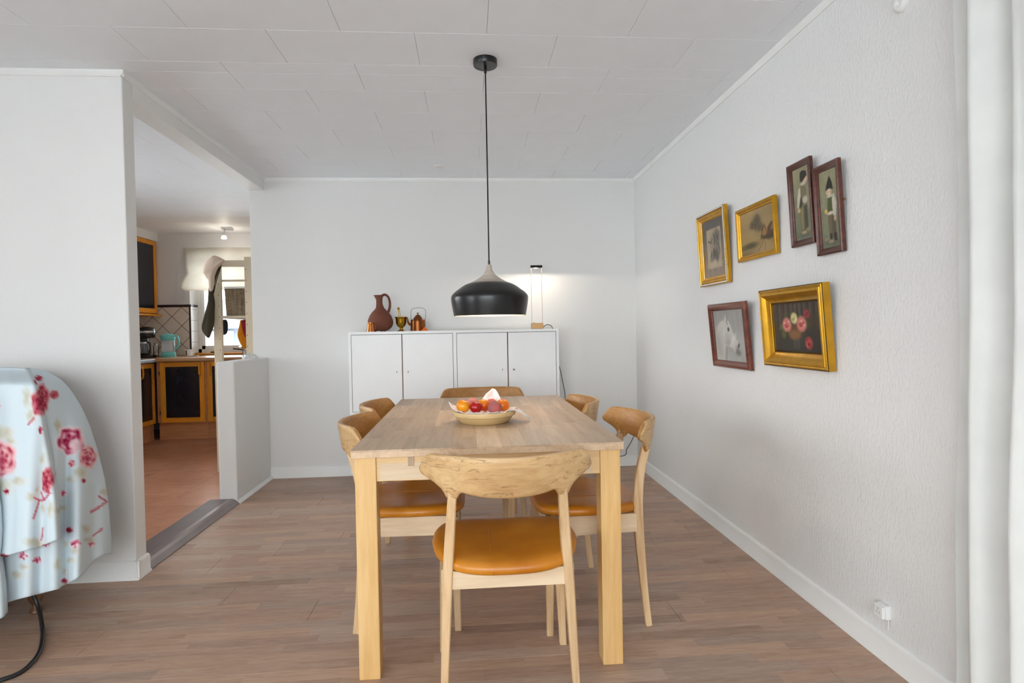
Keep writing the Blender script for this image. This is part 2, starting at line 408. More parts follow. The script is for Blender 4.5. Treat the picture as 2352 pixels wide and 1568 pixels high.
def ceiling():
    z = H
    c = struct(MB().box(FX, RX, RY, YL, z+.012, z+.05).box(KL, RX, YL, KB, z+.012, z+.05).box(FX, RX, RY, .954, z, z+.012).build('ceiling', 'ceil'))
    regs = [(FX, RX, .954, YL), (LX, RX, YL, BY), (KL, KX, YK, KB)]
    j = -5
    while True:
        ya = 2.391+.2875*j; yb = ya+.2875
        if ya > KB: break
        off = .395 if j % 2 == 0 else .395-.295
        for i in range(-9, 3):
            xa = off+.59*i; xb = xa+.59
            for q, (a, b, c_, d) in enumerate(regs):
                u0, u1, v0, v1 = max(xa, a), min(xb, b), max(ya, c_), min(yb, d)
                if u1-u0 > .02 and v1-v0 > .02:
                    box('ceiling_panel', 'ceil', u0+.0004, u1-.0004, v0+.0004, v1-.0004, z, z+.012, c, .0018, 1)
        j += 1
ceiling()

struct(MB().box(KX, RX+.13, BY, BY+.12, -.05, H+.04).build('wall_back', 'wall', bevel=.004))
wr = MB()
for a in ((1.32, BY, -.05, H+.04), (RY, -.22, -.05, H+.04), (-.22, 1.32, 2.12, H+.04), (-.22, 1.32, -.05, .05)): wr.box(RX, RX+.13, *a)
struct(wr.build('wall_right', 'wall_tex'))
struct(MB().box(FX, LX, YL, YK, -.05, H+.04).build('wall_left', 'wall', bevel=.006, seg=3))
struct(MB().box(KX, LX, 3.955, BY, -.05, .948).build('wall_half', 'wall', bevel=.012, seg=3))
struct(MB().box(KX, LX, YK, BY, 2.24, H+.03).build('wall_beam', 'trim', bevel=.003))
rw = MB()
for a in ((FX, -2.9, -.05, H+.04), (.95, RX+.13, -.05, H+.04), (-2.9, .95, -.05, .35), (-2.9, .95, 2.2, H+.04)): rw.box(a[0], a[1], RY-.12, RY, a[2], a[3])
struct(rw.build('wall_rear', 'wall'))
fl_ = MB()
for a in ((RY, -1.45, -.05, H+.04), (.65, YK, -.05, H+.04), (-1.45, .65, -.05, .4), (-1.45, .65, 2.2, H+.04)): fl_.box(FX-.12, FX, *a)
struct(fl_.build('wall_living', 'wall'))
kl = MB()
for a in ((YK, 3.1, -.05, H+.04), (5.0, KB+.28, -.05, H+.04), (3.1, 5.0, -.05, .9), (3.1, 5.0, 2.15, H+.04)): kl.box(KL-.12, KL, *a)
struct(kl.build('wall_kitchen_left', 'wall'))
wf = struct(MB().box(KL-.09, KL-.03, 3.1, 5.0, .9, .96).box(KL-.09, KL-.03, 3.1, 5.0, 2.09, 2.15).box(KL-.09, KL-.03, 3.1, 3.16, .96, 2.09).box(KL-.09, KL-.03, 4.94, 5.0, .96, 2.09).build('window_4_added', 'trim'))  # unseen window added to brighten the kitchen
MB().box(KL-.065, KL-.058, 3.16, 4.94, .96, 2.09).build('pane', 'pane', wf)
WX0, WX1, WZ0, WZ1 = -3.275, -1.15, .90, 2.10  # right end, out of view, widened to let in more light
kb = MB()
for a in ((KL, WX0, -.05, H+.04), (WX1, -.9, -.05, H+.04), (WX0, WX1, -.05, WZ0), (WX0, WX1, WZ1, H+.04)): kb.box(a[0], a[1], KB, KB+.28, a[2], a[3])
struct(kb.build('wall_kitchen_back', 'wall_tex'))
struct(MB().box(-.9, -.78, BY+.12, KB+.28, -.05, H+.04).build('wall_kitchen_right', 'wall'))
struct(MB().box(KL, -3.62, 5.2, KB, 2.24, H).build('wall_soffit', 'wall'))

# cornices
def cornice(name, p, q, nx, ny):
    """small quarter-round strip along the ceiling from p to q; (nx, ny) points into the room"""
    prof = [(0, 0), (.014, 0), (.0135, -.010), (.008, -.022), (.004, -.028), (0, -.028)]
    rings = [[(e[0]+nx*a, e[1]+ny*a, H+z) for a, z in prof] for e in (p, q)]
    struct(MB().loft(rings).build(name, 'trim'))
cornice('trim_1', (LX, BY), (RX, BY), 0, -1)
cornice('trim_2', (RX, RY), (RX, BY), -1, 0)
cornice('trim_3', (LX, YL-.014), (LX, BY), 1, 0)
cornice('trim_4', (FX, YL), (LX+.014, YL), 0, -1)
# baseboards: rounded top edge and a small bead on the floor
def baseboard(name, p, q, nx, ny, h=.086):
    prof = [(0, 0), (.021, 0), (.021, .006), (.014, .014), (.014, h-.014), (.010, h-.004), (.004, h), (0, h)]
    rings = [[(e[0]+nx*a, e[1]+ny*a, z) for a, z in prof] for e in (p, q)]
    struct(MB().loft(rings).build(name, 'trim', angle=60))
baseboard('baseboard_back', (LX, BY), (RX, BY), 0, -1)
baseboard('baseboard_right', (RX, 1.33), (RX, BY), -1, 0)
baseboard('baseboard_left', (FX, YL), (LX+.0205, YL), 0, -1)
baseboard('baseboard_jamb', (LX, YL-.0205), (LX, YK+.004), 1, 0)
baseboard('baseboard_half', (LX, 3.955), (LX, BY), 1, 0, .022)
# threshold between dining corner and kitchen
th = struct(MB().box(KX-.06, KX+.055, YK+.002, 3.955, ZK, ZK+.004).build('trim_5', 'thresh', bevel=.0015))
struct(MB().prism([(KX+.055, 0), (LX+.012, 0), (LX+.012, .004), (LX-.012, ZK-.004), (LX-.03, ZK+.004), (KX+.055, ZK+.004)], YK+.004, 3.955, 'y').build('trim_6', 'alu', bevel=.001))

# kitchen window
def window(name, x0, x1, y, z0, z1, nx=2):
    w_ = MB(); t = .045
    w_.box(x0, x1, y-.03, y+.03, z0, z0+t).box(x0, x1, y-.03, y+.03, z1-t, z1).box(x0, x0+t, y-.03, y+.03, z0, z1).box(x1-t, x1, y-.03, y+.03, z0, z1)
    f = struct(w_.build(name, 'trim'))
    wd = (x1-x0-2*t)/nx
    for i in range(nx):
        a = x0+t+i*wd; b = a+wd; s = .04
        MB().box(a+.004, b-.004, y-.022, y+.022, z0+t, z0+t+s).box(a+.004, b-.004, y-.022, y+.022, z1-t-s, z1-t).box(a+.004, a+s, y-.022, y+.022, z0+t, z1-t).box(b-s, b-.004, y-.022, y+.022, z0+t, z1-t).build('sash', 'trim', f)
        MB().box(a+s-.005, b-s+.005, y-.004, y+.004, z0+t+s-.005, z1-t-s+.005).build('pane', 'pane', f)
    return f
window('window_1', WX0, WX1, KB+.20, WZ0+.02, WZ1, 3)
struct(MB().box(WX0-.0, WX1, KB-.03, KB+.17, WZ0, WZ0+.022).build('trim_7', 'kwood_x', bevel=.003))
wf = struct(MB().box(-2.9, .95, RY-.1, RY-.04, .35, .42).box(-2.9, .95, RY-.1, RY-.04, 2.13, 2.2).box(-2.9, -2.83, RY-.1, RY-.04, .42, 2.13).box(.88, .95, RY-.1, RY-.04, .42, 2.13).box(-1.01, -.94, RY-.1, RY-.04, .42, 2.13).build('window_2', 'trim'))
MB().box(-2.83, -1.01, RY-.075, RY-.068, .42, 2.13).build('pane', 'pane', wf); MB().box(-.94, .88, RY-.075, RY-.068, .42, 2.13).build('pane', 'pane', wf)
wf = struct(MB().box(FX-.1, FX-.04, -1.45, .65, .4, .47).box(FX-.1, FX-.04, -1.45, .65, 2.13, 2.2).box(FX-.1, FX-.04, -1.45, -1.38, .47, 2.13).box(FX-.1, FX-.04, .58, .65, .47, 2.13).build('window_3', 'trim'))  # unseen window, sized for its light on the left wall
MB().box(FX-.075, FX-.068, -1.38, .58, .47, 2.13).build('pane', 'pane', wf)
wf = struct(MB().box(RX+.05, RX+.11, -.22, 1.32, .05, .15).box(RX+.05, RX+.11, -.22, 1.32, 2.04, 2.12).box(RX+.05, RX+.11, -.22, -.14, .15, 2.04).box(RX+.05, RX+.11, 1.24, 1.32, .15, 2.04).build('door_1', 'trim'))
MB().box(RX+.075, RX+.082, -.14, 1.24, .15, 2.04).build('pane', 'pane', wf)
struct(MB().box(-40, 40, -40, RY-.14, -.3, -.22).box(-40, 40, KB+.3, 60, -.3, -.22).box(-40, FX-.14, RY-.14, KB+.3, -.3, -.22).box(RX+.15, 40, RY-.14, KB+.3, -.3, -.22).build('ground', 'grass'))

# ------------------------------------------------------------------ dining table
TX0, TX1, TY0, TY1, TH = -.381, .505, 1.86, 3.274, .745
TT = .025
tcx, tcy = (TX0+TX1)/2, (TY0+TY1)/2
T = thing('dining_table', 'oak dining table with square legs and a taupe stave top', 'table', (tcx, tcy, 0))
def tb(name, mat, x0, x1, y0, y1, z0, z1, bev=.003, parent=T):
    return box(name, mat, x0, x1, y0, y1, z0, z1, parent, bev, 2, (tcx, tcy, 0) if parent is T else (tcx, tcy, 0))
top = tb('tabletop', 'oak_top', TX0+.001, TX1-.001, TY0+.001, TY1-.001, TH-TT, TH-.006, .001)
top_c = Vector(top.location)
nst = 11; sw = (TX1-TX0)/nst; rr = random.Random(3)
for i in range(nst):
    y = TY0; first = True
    while y < TY1-.01:
        L = rr.uniform(.12, .5) if first else rr.uniform(.32, .62)
        if TY1-(y+L) < .12: L = TY1-y
        x0 = TX0+i*sw; b = MB(); hw, hl, hh = sw/2-.00012, L/2-.00012, .003
        o = b.box(-hw, hw, -hl, hl, -hh, hh).build('stave', 'oak_top', top, 0)
        o.location = Vector((x0+sw/2, y+L/2, TH-.003)) - top_c - Vector((tcx, tcy, 0)) + Vector((0, 0, 0))
        y += L; first = False
lw, ov = .068, .010
for sx in (0, 1):
    for sy in (0, 1):
        x0 = TX0+ov if sx == 0 else TX1-ov-lw; y0 = TY0+ov if sy == 0 else TY1-ov-lw
        tb('leg', 'oak_leg', x0, x0+lw, y0, y0+lw, 0, TH-TT, .004)
az0, az1 = .640, TH-TT
tb('apron', 'oak_apron', TX0+ov+lw, TX1-ov-lw, TY0+ov+.006, TY0+ov+.030, az0, az1, .002)
tb('apron', 'oak_apron', TX0+ov+lw, TX1-ov-lw, TY1-ov-.030, TY1-ov-.006, az0, az1, .002)
tb('apron', 'oak_leg', TX0+ov+.008, TX0+ov+.032, TY0+ov+lw, TY1-ov-lw, az0, az1, .002)
tb('apron', 'oak_leg', TX1-ov-.032, TX1-ov-.008, TY0+ov+lw, TY1-ov-lw, az0, az1, .002)
tb('extension_runner', 'oak_top', -.202, -.182, TY0+ov+.003, TY0+ov+.2, az1-.033, az1, .0015)['label'] = 'small square runner end let into the apron'
tb('extension_runner', 'oak_top', .306, .326, TY0+ov+.003, TY0+ov+.2, az1-.033, az1, .0015)
tb('apron_board', 'oak_rail', TX0+ov+lw+.012, TX1-ov-lw-.03, TY0+ov+.004, TY0+ov+.007, az0+.004, az1-.022, .0005)

# ------------------------------------------------------------------ chairs
def make_chair():
    t = thing('dining_chair', 'x', 'chair')
    # seat cushion
    n = 72; outline = []
    for k in range(n):
        a = 2*PI*k/n; c, s_ = math.cos(a), math.sin(a); e = 2/3.6
        x = math.copysign(abs(c)**e, c); y = math.copysign(abs(s_)**e, s_)
        wd = .232 - .030*smooth((-y+.1)/1.1) - .012*smooth(y)
        outline.append((x*wd, y*.212+.010))
    rings = []
    for sc, z in ((.90, .423), (.965, .4245), (.992, .430), (1.0, .4385), (.99, .448), (.962, .4555), (.90, .4605), (.75, .463), (.5, .463), (.25, .4625), (.02, .462)):
        rings.append([(x*sc, (y-.01)*sc+.01, z+.016*((x*sc)/.225)**2 - .006) for x, y in outline])
    seat = MB().loft(rings).build('seat', 'leather', t, angle=80)
    MB().tube([(-.048, y, interp(y, [(-.205, .425), (-.198, .440), (-.18, .4495), (-.1, .4565), (.1, .4568), (.19, .4505), (.218, .436)])) for y in [-.205+.0212*i for i in range(21)]], .0022, 6).build('seam', 'leather', seat)
    for dx in (-.0545, -.0415):
        MB().tube([(dx, y, interp(y, [(-.2, .4385), (-.18, .4495), (-.1, .4563), (.1, .4567), (.19, .4505)])) for y in [-.2+.0195*i for i in range(21)]], .0009, 5).build('stitching', 'stitch', seat)
    # backrest
    TB = [(0, .657), (.06, .659), (.10, .6635), (.126, .669), (.136, .664), (.143, .650), (.158, .648), (.172, .650), (.176, .660), (.187, .675), (.205, .689), (.225, .700), (.240, .708), (.247, .713), (.2495, .722)]
    TT_ = [(0, .771), (.12, .773), (.19, .774), (.215, .773), (.226, .768), (.234, .756), (.242, .742), (.247, .734), (.2495, .728)]
    xs = sorted(set([a for a, _ in TB] + [a for a, _ in TT_] + [.03, .08, .15, .165]))
    xs = [-x for x in reversed(xs[1:])] + xs
    rows = [(0, .5), (.05, .85), (.15, 1), (.4, 1), (.65, 1), (.87, 1), (.96, .85), (1, .5)]
    rings = []
    for x in xs:
        ax = abs(x); zb, zt = interp(ax, TB), interp(ax, TT_); endk = .55+.45*smooth((.2495-ax)/.012)
        slope = 2*.118*x/.2495**2; nrm = math.sqrt(1+slope*slope); ring = []
        def pt(v, k, side):
            z = zb+(zt-zb)*v; yc = -.250 + .118*(x/.2495)**2 - .020*((z-.65)/.12)
            hth = .0105*k*endk*side
            return (x - hth*slope/nrm*(-1), yc - hth/nrm, z)
        ring = [pt(v, k, 1) for v, k in rows] + [pt(v, k, -1) for v, k in reversed(rows)]
        rings.append(ring)
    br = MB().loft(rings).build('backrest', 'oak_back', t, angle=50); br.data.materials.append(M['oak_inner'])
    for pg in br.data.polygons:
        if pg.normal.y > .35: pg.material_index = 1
    # legs
    for s in (-1, 1):
        P = spline([(s*.195, -.190, 0), (s*.188, -.174, .16), (s*.177, -.160, .40), (s*.167, -.168, .54), (s*.158, -.196, .652), (s*.156, -.203, .668)], 5)
        m_ = MB(); rad = [(.022+.010*smooth(p.z/.42)-.004*smooth((p.z-.5)/.15)) for p in P]
        m_.tube(P, rad, sect=[(a*.92, b*1.08) for a, b in RECT], up=(0, 1, 0)).build('leg', 'oak_chair', t)
        P = spline([(s*.212, .190, 0), (s*.205, .186, .2), (s*.196, .178, .424)], 5)
        MB().tube(P, [(.024+.010*smooth(p.z/.36)) for p in P], sect=RECT, up=(0, 1, 0)).build('leg', 'oak_chair', t)
        MB().prism([(-.150, .356), (.172, .352), (.172, .424), (.06, .427), (-.06, .427), (-.150, .424)], s*.186-.010, s*.186+.010, 'x').build('side_rail', 'oak_rail_y', t, .002)
    nn = 13; xs2 = [-.166+.332*i/(nn-1) for i in range(nn)]
    pts = [(x, .374) for x in xs2] + [(x, .4185+.009*(x/.166)**2) for x in reversed(xs2)]
    MB().prism(pts, -.172, -.152, 'y').build('rear_rail', 'oak_rail', t, .0015)
    MB().prism([(-.186, .366), (.186, .366), (.186, .417), (-.186, .417)], .168, .188, 'y').build('front_rail', 'oak_rail', t, .0015)
    return t
chair0 = make_chair()
spots = [((.104, 1.83), 0, 'oak dining chair at the table end opposite the sideboard, its curved back to the room'),
         ((.462, 2.30), PI/2+.03, 'oak dining chair pulled out furthest, on the picture wall side of the table'),
         ((.366, 2.855), PI/2, 'oak dining chair pushed in on the picture wall side, next to the sideboard end'),
         ((-.248, 2.37), -PI/2, 'oak dining chair on the kitchen side of the table, further from the sideboard'),
         ((-.263, 2.90), -PI/2-.02, 'oak dining chair on the kitchen side of the table, closer to the sideboard'),
         ((.079, 3.335), PI, 'oak dining chair at the table end right in front of the white sideboard')]
for i, ((x, y), rz, lab) in enumerate(spots):
    o = chair0 if i == 0 else copy_tree(chair0)
    o.location = (x, y, 0); o.rotation_euler = (0, 0, rz); tag(o, lab, 'chair', 'oak and leather dining chairs around the table')

# ------------------------------------------------------------------ sideboard
SX0, SX1, SF, SBK, SZ0, SZ1 = -.871, .675, 4.27, 4.60, .095, 1.13
S = thing('sideboard', 'tall white lacquered sideboard with four keyed doors against the back wall', 'sideboard', ((SX0+SX1)/2, (SF+SBK)/2, 0))
so = ((SX0+SX1)/2, (SF+SBK)/2, 0)
car = MB(); t_ = .020
car.box(SX0, SX0+t_, SF, SBK, SZ0, SZ1-t_).box(SX1-t_, SX1, SF, SBK, SZ0, SZ1-t_).box(SX0, SX1, SF, SBK, SZ1-t_, SZ1)
car.box(SX0+t_, SX1-t_, SF, SBK, SZ0, SZ0+.022).box(-.112, -.087, SF, SBK, SZ0+.022, SZ1-t_)
car.box(SX0+t_, -.112, SF, SBK, .521, .545).box(-.087, SX1-t_, SF, SBK, .521, .545)
car.v = [(x-so[0], y-so[1], z) for x, y, z in car.v]; car.build('carcass', 'cab_white', S)
box('gap_shade_panel', 'dark', SX0+t_, SX1-t_, SF+.024, SF+.03, SZ0+.022, SZ1-t_, S, org=so)  # dark sheet just behind the doors stands in for shade in the gaps
g = .003
cols = [(SX0+t_, -.4835, 'r'), (-.4815, -.112, 'l'), (-.087, .2915, 'r'), (.2945, SX1-t_, 'l')]
for k, (a, b, side) in enumerate(cols):
    for (z0, z1, up) in ((.545, SZ1-t_, 1), (SZ0+.022, .521, 0)):
        aa = a+(g if side == 'r' else 0.0005); bb = b-(0.0005 if side == 'r' else g)
        d = box('door', 'cab_white', aa, bb-(.004 if side == 'r' else 0), SF+.001, SF+.020, z0+.002, z1-.003, S, .0012, org=so)
        dl = Vector(d.location)+Vector(so)
        if side == 'r': box('edge_lip', 'gap_brown', bb-.0035, bb+.002, SF+.003, SF+.019, z0+.002, z1-.003, d, 0, org=tuple(dl))
        kx = (b-.042) if side == 'r' else (a+.038)
        if up:
            kz = .831
            kh = MB().lathe([(.0028, -.0006), (.0028, .0006)], n=10); kh.v = [(x, -z, y) for x, y, z in kh.v]
            kh.add(*(lambda q: (q.v, q.f))(MB().box(-.0016, .0016, -.0006, .0006, -.010, 0)))
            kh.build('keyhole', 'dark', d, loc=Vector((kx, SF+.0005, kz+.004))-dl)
            if k == 3:
                ky = MB().box(-.001, .001, -.022, 0, -.001, .001).box(-.007, .007, -.024, -.021, -.009, .003)
                ky.build('key', 'wire', d, .0008, loc=Vector((kx, SF, kz+.004))-dl)
for x in (SX0+.10, SX1-.10):
    for y in (SF+.07, SBK-.05):
        MB().lathe([(.012, 0), (.018, SZ0)], n=16).build('leg', 'oak_chair', S, loc=(x-so[0], y-so[1], 0))

# ------------------------------------------------------------------ things on the sideboard
def lathe_px(mb, cx, prof, Y, zbase=SZ1, n=36, org=None, cap=True):
    """profile as (half-width px, row px) of something standing at depth Y, foot at the last row"""
    k = mpp(Y); yb = prof[-1][1]; pr = [(r*k, (yb-y)*k) for r, y in prof]
    mb.lathe(list(reversed(pr)), (0, 0, 0), n, cap); return mb
def base_at(px, py, Y, z=SZ1):
    p = at(px, py, Y=Y); return Vector((p.x, Y, z))
def loc_px(px, py, Y, base): p = at(px, py, Y=Y); return Vector((p.x, p.y, p.z)) - base

Yj = 4.445; b = base_at(874.5, 758, Yj); jug = thing('jug', 'dark terracotta jug with a tall loop handle on the sideboard', 'jug', b)
prof = [(7.5, 677.5), (9.6, 676.3), (8.2, 680), (6.9, 687), (7.2, 697), (9.2, 705), (13.5, 710), (17.5, 713.5), (23.6, 722), (27.6, 732), (28.2, 740), (25.2, 748), (19, 754), (12, 757), (1, 757.2)]
k = mpp(Yj); pr = [(r*k, (758.6-y)*k) for r, y in prof]
mj = MB(); rings = []
for r, z in reversed(pr):
    sp = smooth((z-.245)/.03); dxn = -.006*smooth((z-.16)/.06)
    rings.append([(r*math.cos(2*PI*q/36)*(1+.35*sp*max(0, -math.cos(2*PI*q/36))**3)+dxn, r*math.sin(2*PI*q/36), z+.0) for q in range(36)])
mj.loft(rings).build('body', 'terracotta', jug, angle=60)
hp = spline([loc_px(x, y, Yj, b) for x, y in ((877, 679), (884, 676.5), (891, 681), (895, 691), (895.5, 703), (893, 714), (890, 721))], 5)
MB().tube(hp, [.0085+.004*abs(i/len(hp)-.4) for i in range(len(hp))], 10, up=(0, 1, 0)).build('handle', 'terracotta', jug)
for a in (-2.2, -.9, 1.57): MB().lathe([(.006, 0), (.009, .012)], n=10).build('foot', 'terracotta', jug, loc=(.055*math.cos(a), .055*math.sin(a), 0))

Yc = 4.315; b = base_at(851.5, 760, Yc); cup = thing('cup', 'small copper cup standing in front of the terracotta jug', 'cup', b)
k = mpp(Yc); lathe_px(MB(), 0, [(5.6, 745), (5.9, 740.3), (7.6, 739.2), (7.6, 741), (6.8, 742), (9.3, 760)], Yc).build('body', 'copper_cup', cup)
MB().tube(spline([(.019, 0, .052), (.032, .002, .048), (.034, .002, .028), (.028, 0, .012)], 5), .0025, 8, up=(0, 1, 0)).build('handle', 'copper_cup', cup)

Ym = 4.42; b = base_at(921.8, 757, Ym); mo = thing('mortar', 'polished brass footed mortar holding a pestle on the sideboard', 'mortar', b)
lathe_px(MB(), 0, [(1, 744), (8, 740), (10.6, 728), (14.3, 725), (14.5, 725.6), (12.6, 728), (12, 731), (11.6, 739), (10, 744), (7, 747.5), (4, 749.5), (3.4, 752.5), (5, 754.5), (8.6, 756), (10, 757.5)], Ym).build('cup', 'brass', mo, angle=60)
b2 = base_at(918, 757, Ym); pe = MB().tube([loc_px(919.5, 742, Ym, b), loc_px(918.6, 730, Ym, b), loc_px(916.2, 713, Ym, b), loc_px(915.5, 709.5, Ym, b), loc_px(915.2, 707.5, Ym, b), loc_px(914.9, 705.5, Ym, b)], [.009, .006, .0055, .007, .0095, .004], 12).build('pestle', 'brass', None)
pe.location = b; tag(pe, 'brass pestle leaning in the mortar', 'pestle')

Yk = 4.42; b = base_at(960.5, 757, Yk); ke = thing('kettle', 'old copper kettle with curved spout and thin wire handle', 'kettle', b)
lathe_px(MB(), 0, [(9, 731.3), (15.6, 731), (16.3, 733), (16.4, 736), (17.0, 748), (17.6, 757)], Yk).build('body', 'copper', ke)
lathe_px(MB(), 0, [(.3, 719.5), (3, 720.3), (6, 722.5), (8.3, 726), (9.8, 727.8), (9.6, 729.5), (9.2, 731.4)], Yk).build('lid', 'copper', ke, loc=(0, 0, (757-731.4)*mpp(Yk)))
MB().lathe([(.003, 0), (.004, .006), (.010, .009), (.010, .012), (.004, .016)], n=12).build('knob', 'copper', ke, loc=(0, 0, (757-720)*mpp(Yk)))
MB().tube(spline([loc_px(x, y, Yk, b) for x, y in ((948, 746), (942, 745), (938, 741), (936.3, 735), (935.2, 729))], 5), [.012-.0004*i for i in range(21)], 12, up=(0, 1, 0)).build('spout', 'copper', ke)
MB().tube(spline([loc_px(x, y, Yk, b) for x, y in ((944.2, 733), (943.8, 722), (944.5, 713), (949, 708.3), (958, 706.8), (968, 707), (975, 709.5), (977.8, 715), (977.6, 724), (977, 733))], 5), .0017, 6, up=(0, 1, 0)).build('handle', 'wire', ke)
Yo = 4.34; b = base_at(975.8, 757, Yo); k = mpp(Yo)
tag(MB().add([(-8*k, -.02, 0), (8*k, -.02, 0), (7*k, .02, 0), (-7*k, .02, 0), (0, 0, 10*k)], [(3, 2, 1, 0), (0, 1, 4), (1, 2, 4), (2, 3, 4), (3, 0, 4)]).build('wedge', 'orange', loc=b, bevel=.001), 'small bright orange pyramid-shaped object by the copper kettle', 'ornament')

# table lamp
Yt = 4.385; b = base_at(1234, 752, Yt); k = mpp(Yt)
TL = thing('table_lamp', 'slim table lamp with two wire stems and a narrow dark hood, switched on', 'lamp', b)
box('base', 'brass_dull', -.0435, .0435, -.03, .03, 0, .044, TL, .003)
box('switch', 'brass_dull', -.033, -.018, -.008, .008, .044, .048, TL, .001)
zt = (752-611)*k
for s in (-1, 1):
    MB().tube([(s*.0405, 0, .044), (s*.0405, 0, zt)], .0013, 8).build('stem', 'brass_dull', TL)
hood = []
for i in range(13):
    a = PI*i/12; hood.append((math.cos(a)*.026, zt+math.sin(a)*.022-.004))
hd = MB(); inner = [(y*.9, z-.001 if 0 < i < 12 else z) for i, (y, z) in enumerate(hood)]
pr2 = hood + [(y*.93, zt-.004+(z-zt+.004)*.92) for y, z in reversed(hood)]
hd.prism(pr2, -.043, .043, 'x').build('hood', 'black_metal', TL)
for s in (-1, 1): MB().prism(hood, s*.043-.001, s*.043+.001, 'x').build('hood_end', 'black_metal', TL)
MB().tube([(-.02, 0, zt+.009), (.02, 0, zt+.009)], .003, 8).build('bulb', emit('halogen_tube', (1, .86, .66), 12), TL)
for dy in (-.012, -.006, 0, .006, .012):
    la = bpy.data.lights.new('table_lamp_light', 'POINT'); la.energy = .8; la.color = (1, .88, .72); la.shadow_soft_size = .002
    lo = bpy.data.objects.new('table_lamp_light', la); C.objects.link(lo); lo.parent = TL; lo.location = (0, dy, zt-.0005)
cp = [at(1247, 748, Y=Yt), at(1256, 745.5, Y=Yt+.02), at(1266, 748, Y=Yt+.05), Vector((.665, 4.52, SZ1+.003)), Vector((.69, 4.56, SZ1-.02)), Vector((.694, 4.575, .95)), at(1287, 850, Y=4.59), at(1292, 875, Y=4.595), at(1297, 900, Y=4.60), at(1298.5, 920, Y=4.605), at(1302, 960, Y=4.6), Vector((.78, 4.60, .25)), Vector((.95, 4.6, .12)), at(1429, 1047, Y=4.598), at(1440, 1030, Y=4.6), at(1452, 1010, Y=4.6), at(1462, 985, Y=4.59), Vector((1.345, 4.45, .42)), Vector((1.355, 4.37, .43))]
cp[0] = Vector((b.x+.044, Yt, SZ1+.012))
tag(MB().tube(spline(cp, 5), .0028, 7).build('lamp_cord', 'cord_thin'), 'thin dark lamp cord running down beside the sideboard to the wall socket', 'cord')

# ------------------------------------------------------------------ pendant lamp
Yp = 2.617; px_ = .1005; k = mpp(Yp)
PL = thing('pendant_lamp', 'black dome pendant lamp with a pale wooden neck over the table', 'pendant lamp', (px_, Yp, H))
MB().lathe([(.052, -.027), (.0535, -.025), (.0535, -.0), (.0, 0)], n=40).build('ceiling_cup', 'black_metal', PL)
MB().lathe([(.006, -.058), (.006, -.027)], n=12).build('cord_grip', 'black_plastic', PL)
MB().tube([(0, 0, -.05), (.0005, 0, -.5), (0, 0, 1.432-H)], .0032, 8).build('cord', 'black_plastic', PL)
MB().lathe([(.0052, 1.414-H), (.0052, 1.436-H), (.003, 1.438-H)], n=14).build('cord_socket', 'black_plastic', PL)
z0 = at(1124.5, 725, Y=Yp).z - H
def pz(y): return z0+(725-y)*k
wp = [(5.8, 608.6), (6.0, 613), (7, 619), (9.2, 624), (12, 628), (16, 632.5), (20.5, 636.5), (27, 641), (34, 645), (40, 648), (44.5, 650)]
MB().lathe([(r*k, pz(y)) for r, y in wp], n=48).build('neck', 'ashwood', PL)
sp_ = [(44.6, 650), (50, 651.8), (56, 654.3), (62, 657.8), (68, 662), (74, 666.4), (79.5, 670.6), (84, 675), (87, 679), (88.2, 683.5), (88, 689), (86.8, 698), (84.5, 711), (82, 724.6)]
MB().lathe([(r*k, pz(y)) for r, y in sp_] + [(81.0*k, pz(725)), (83.4*k, pz(711)), (86.4*k, pz(692)), (85.6*k, pz(682)), (78*k, pz(672)), (67*k, pz(664)), (50*k, pz(654)), (44*k, pz(652))], n=64, cap=False).build('shade', 'black_metal', PL)
MB().lathe([(80.6*k, pz(724.4)), (83*k, pz(711)), (86*k, pz(692)), (85.2*k, pz(683)), (77.5*k, pz(673)), (66.5*k, pz(665)), (40*k, pz(655)), (2*k, pz(653))], n=64, cap=False).build('lining', 'inner_white', PL)
MB().lathe([(.014, pz(655)), (.016, pz(675)), (.0, pz(676))][::-1], n=16).build('bulb_holder', 'plastic_white', PL)
MB().lathe([(.001, pz(714)), (.018, pz(711)), (.028, pz(703)), (.03, pz(696)), (.024, pz(686)), (.014, pz(677)), (.012, pz(674))], n=24).build('bulb', 'bulb', PL)
pl = bpy.data.lights.new('pendant_light', 'POINT'); pl.energy = 3.2; pl.color = (1, .80, .55); pl.shadow_soft_size = .03
po = bpy.data.objects.new('pendant_light', pl); C.objects.link(po); po.parent = PL; po.location = (0, 0, pz(718))

# ------------------------------------------------------------------ fruit bowl
bc = Vector((.060, 2.375, TH)); BW = thing('fruit_bowl', 'shallow cream stoneware dish holding peaches on the table', 'bowl', bc)
prof = [(.001, .0), (.096, .0), (.102, .004), (.119, .026), (.121, .029), (.127, .031), (.130, .040), (.128, .048), (.122, .049), (.116, .044), (.108, .026), (.095, .010), (.001, .009)]
MB().lathe(prof, n=56, cap=False).build('dish', 'bowl', BW, angle=50)

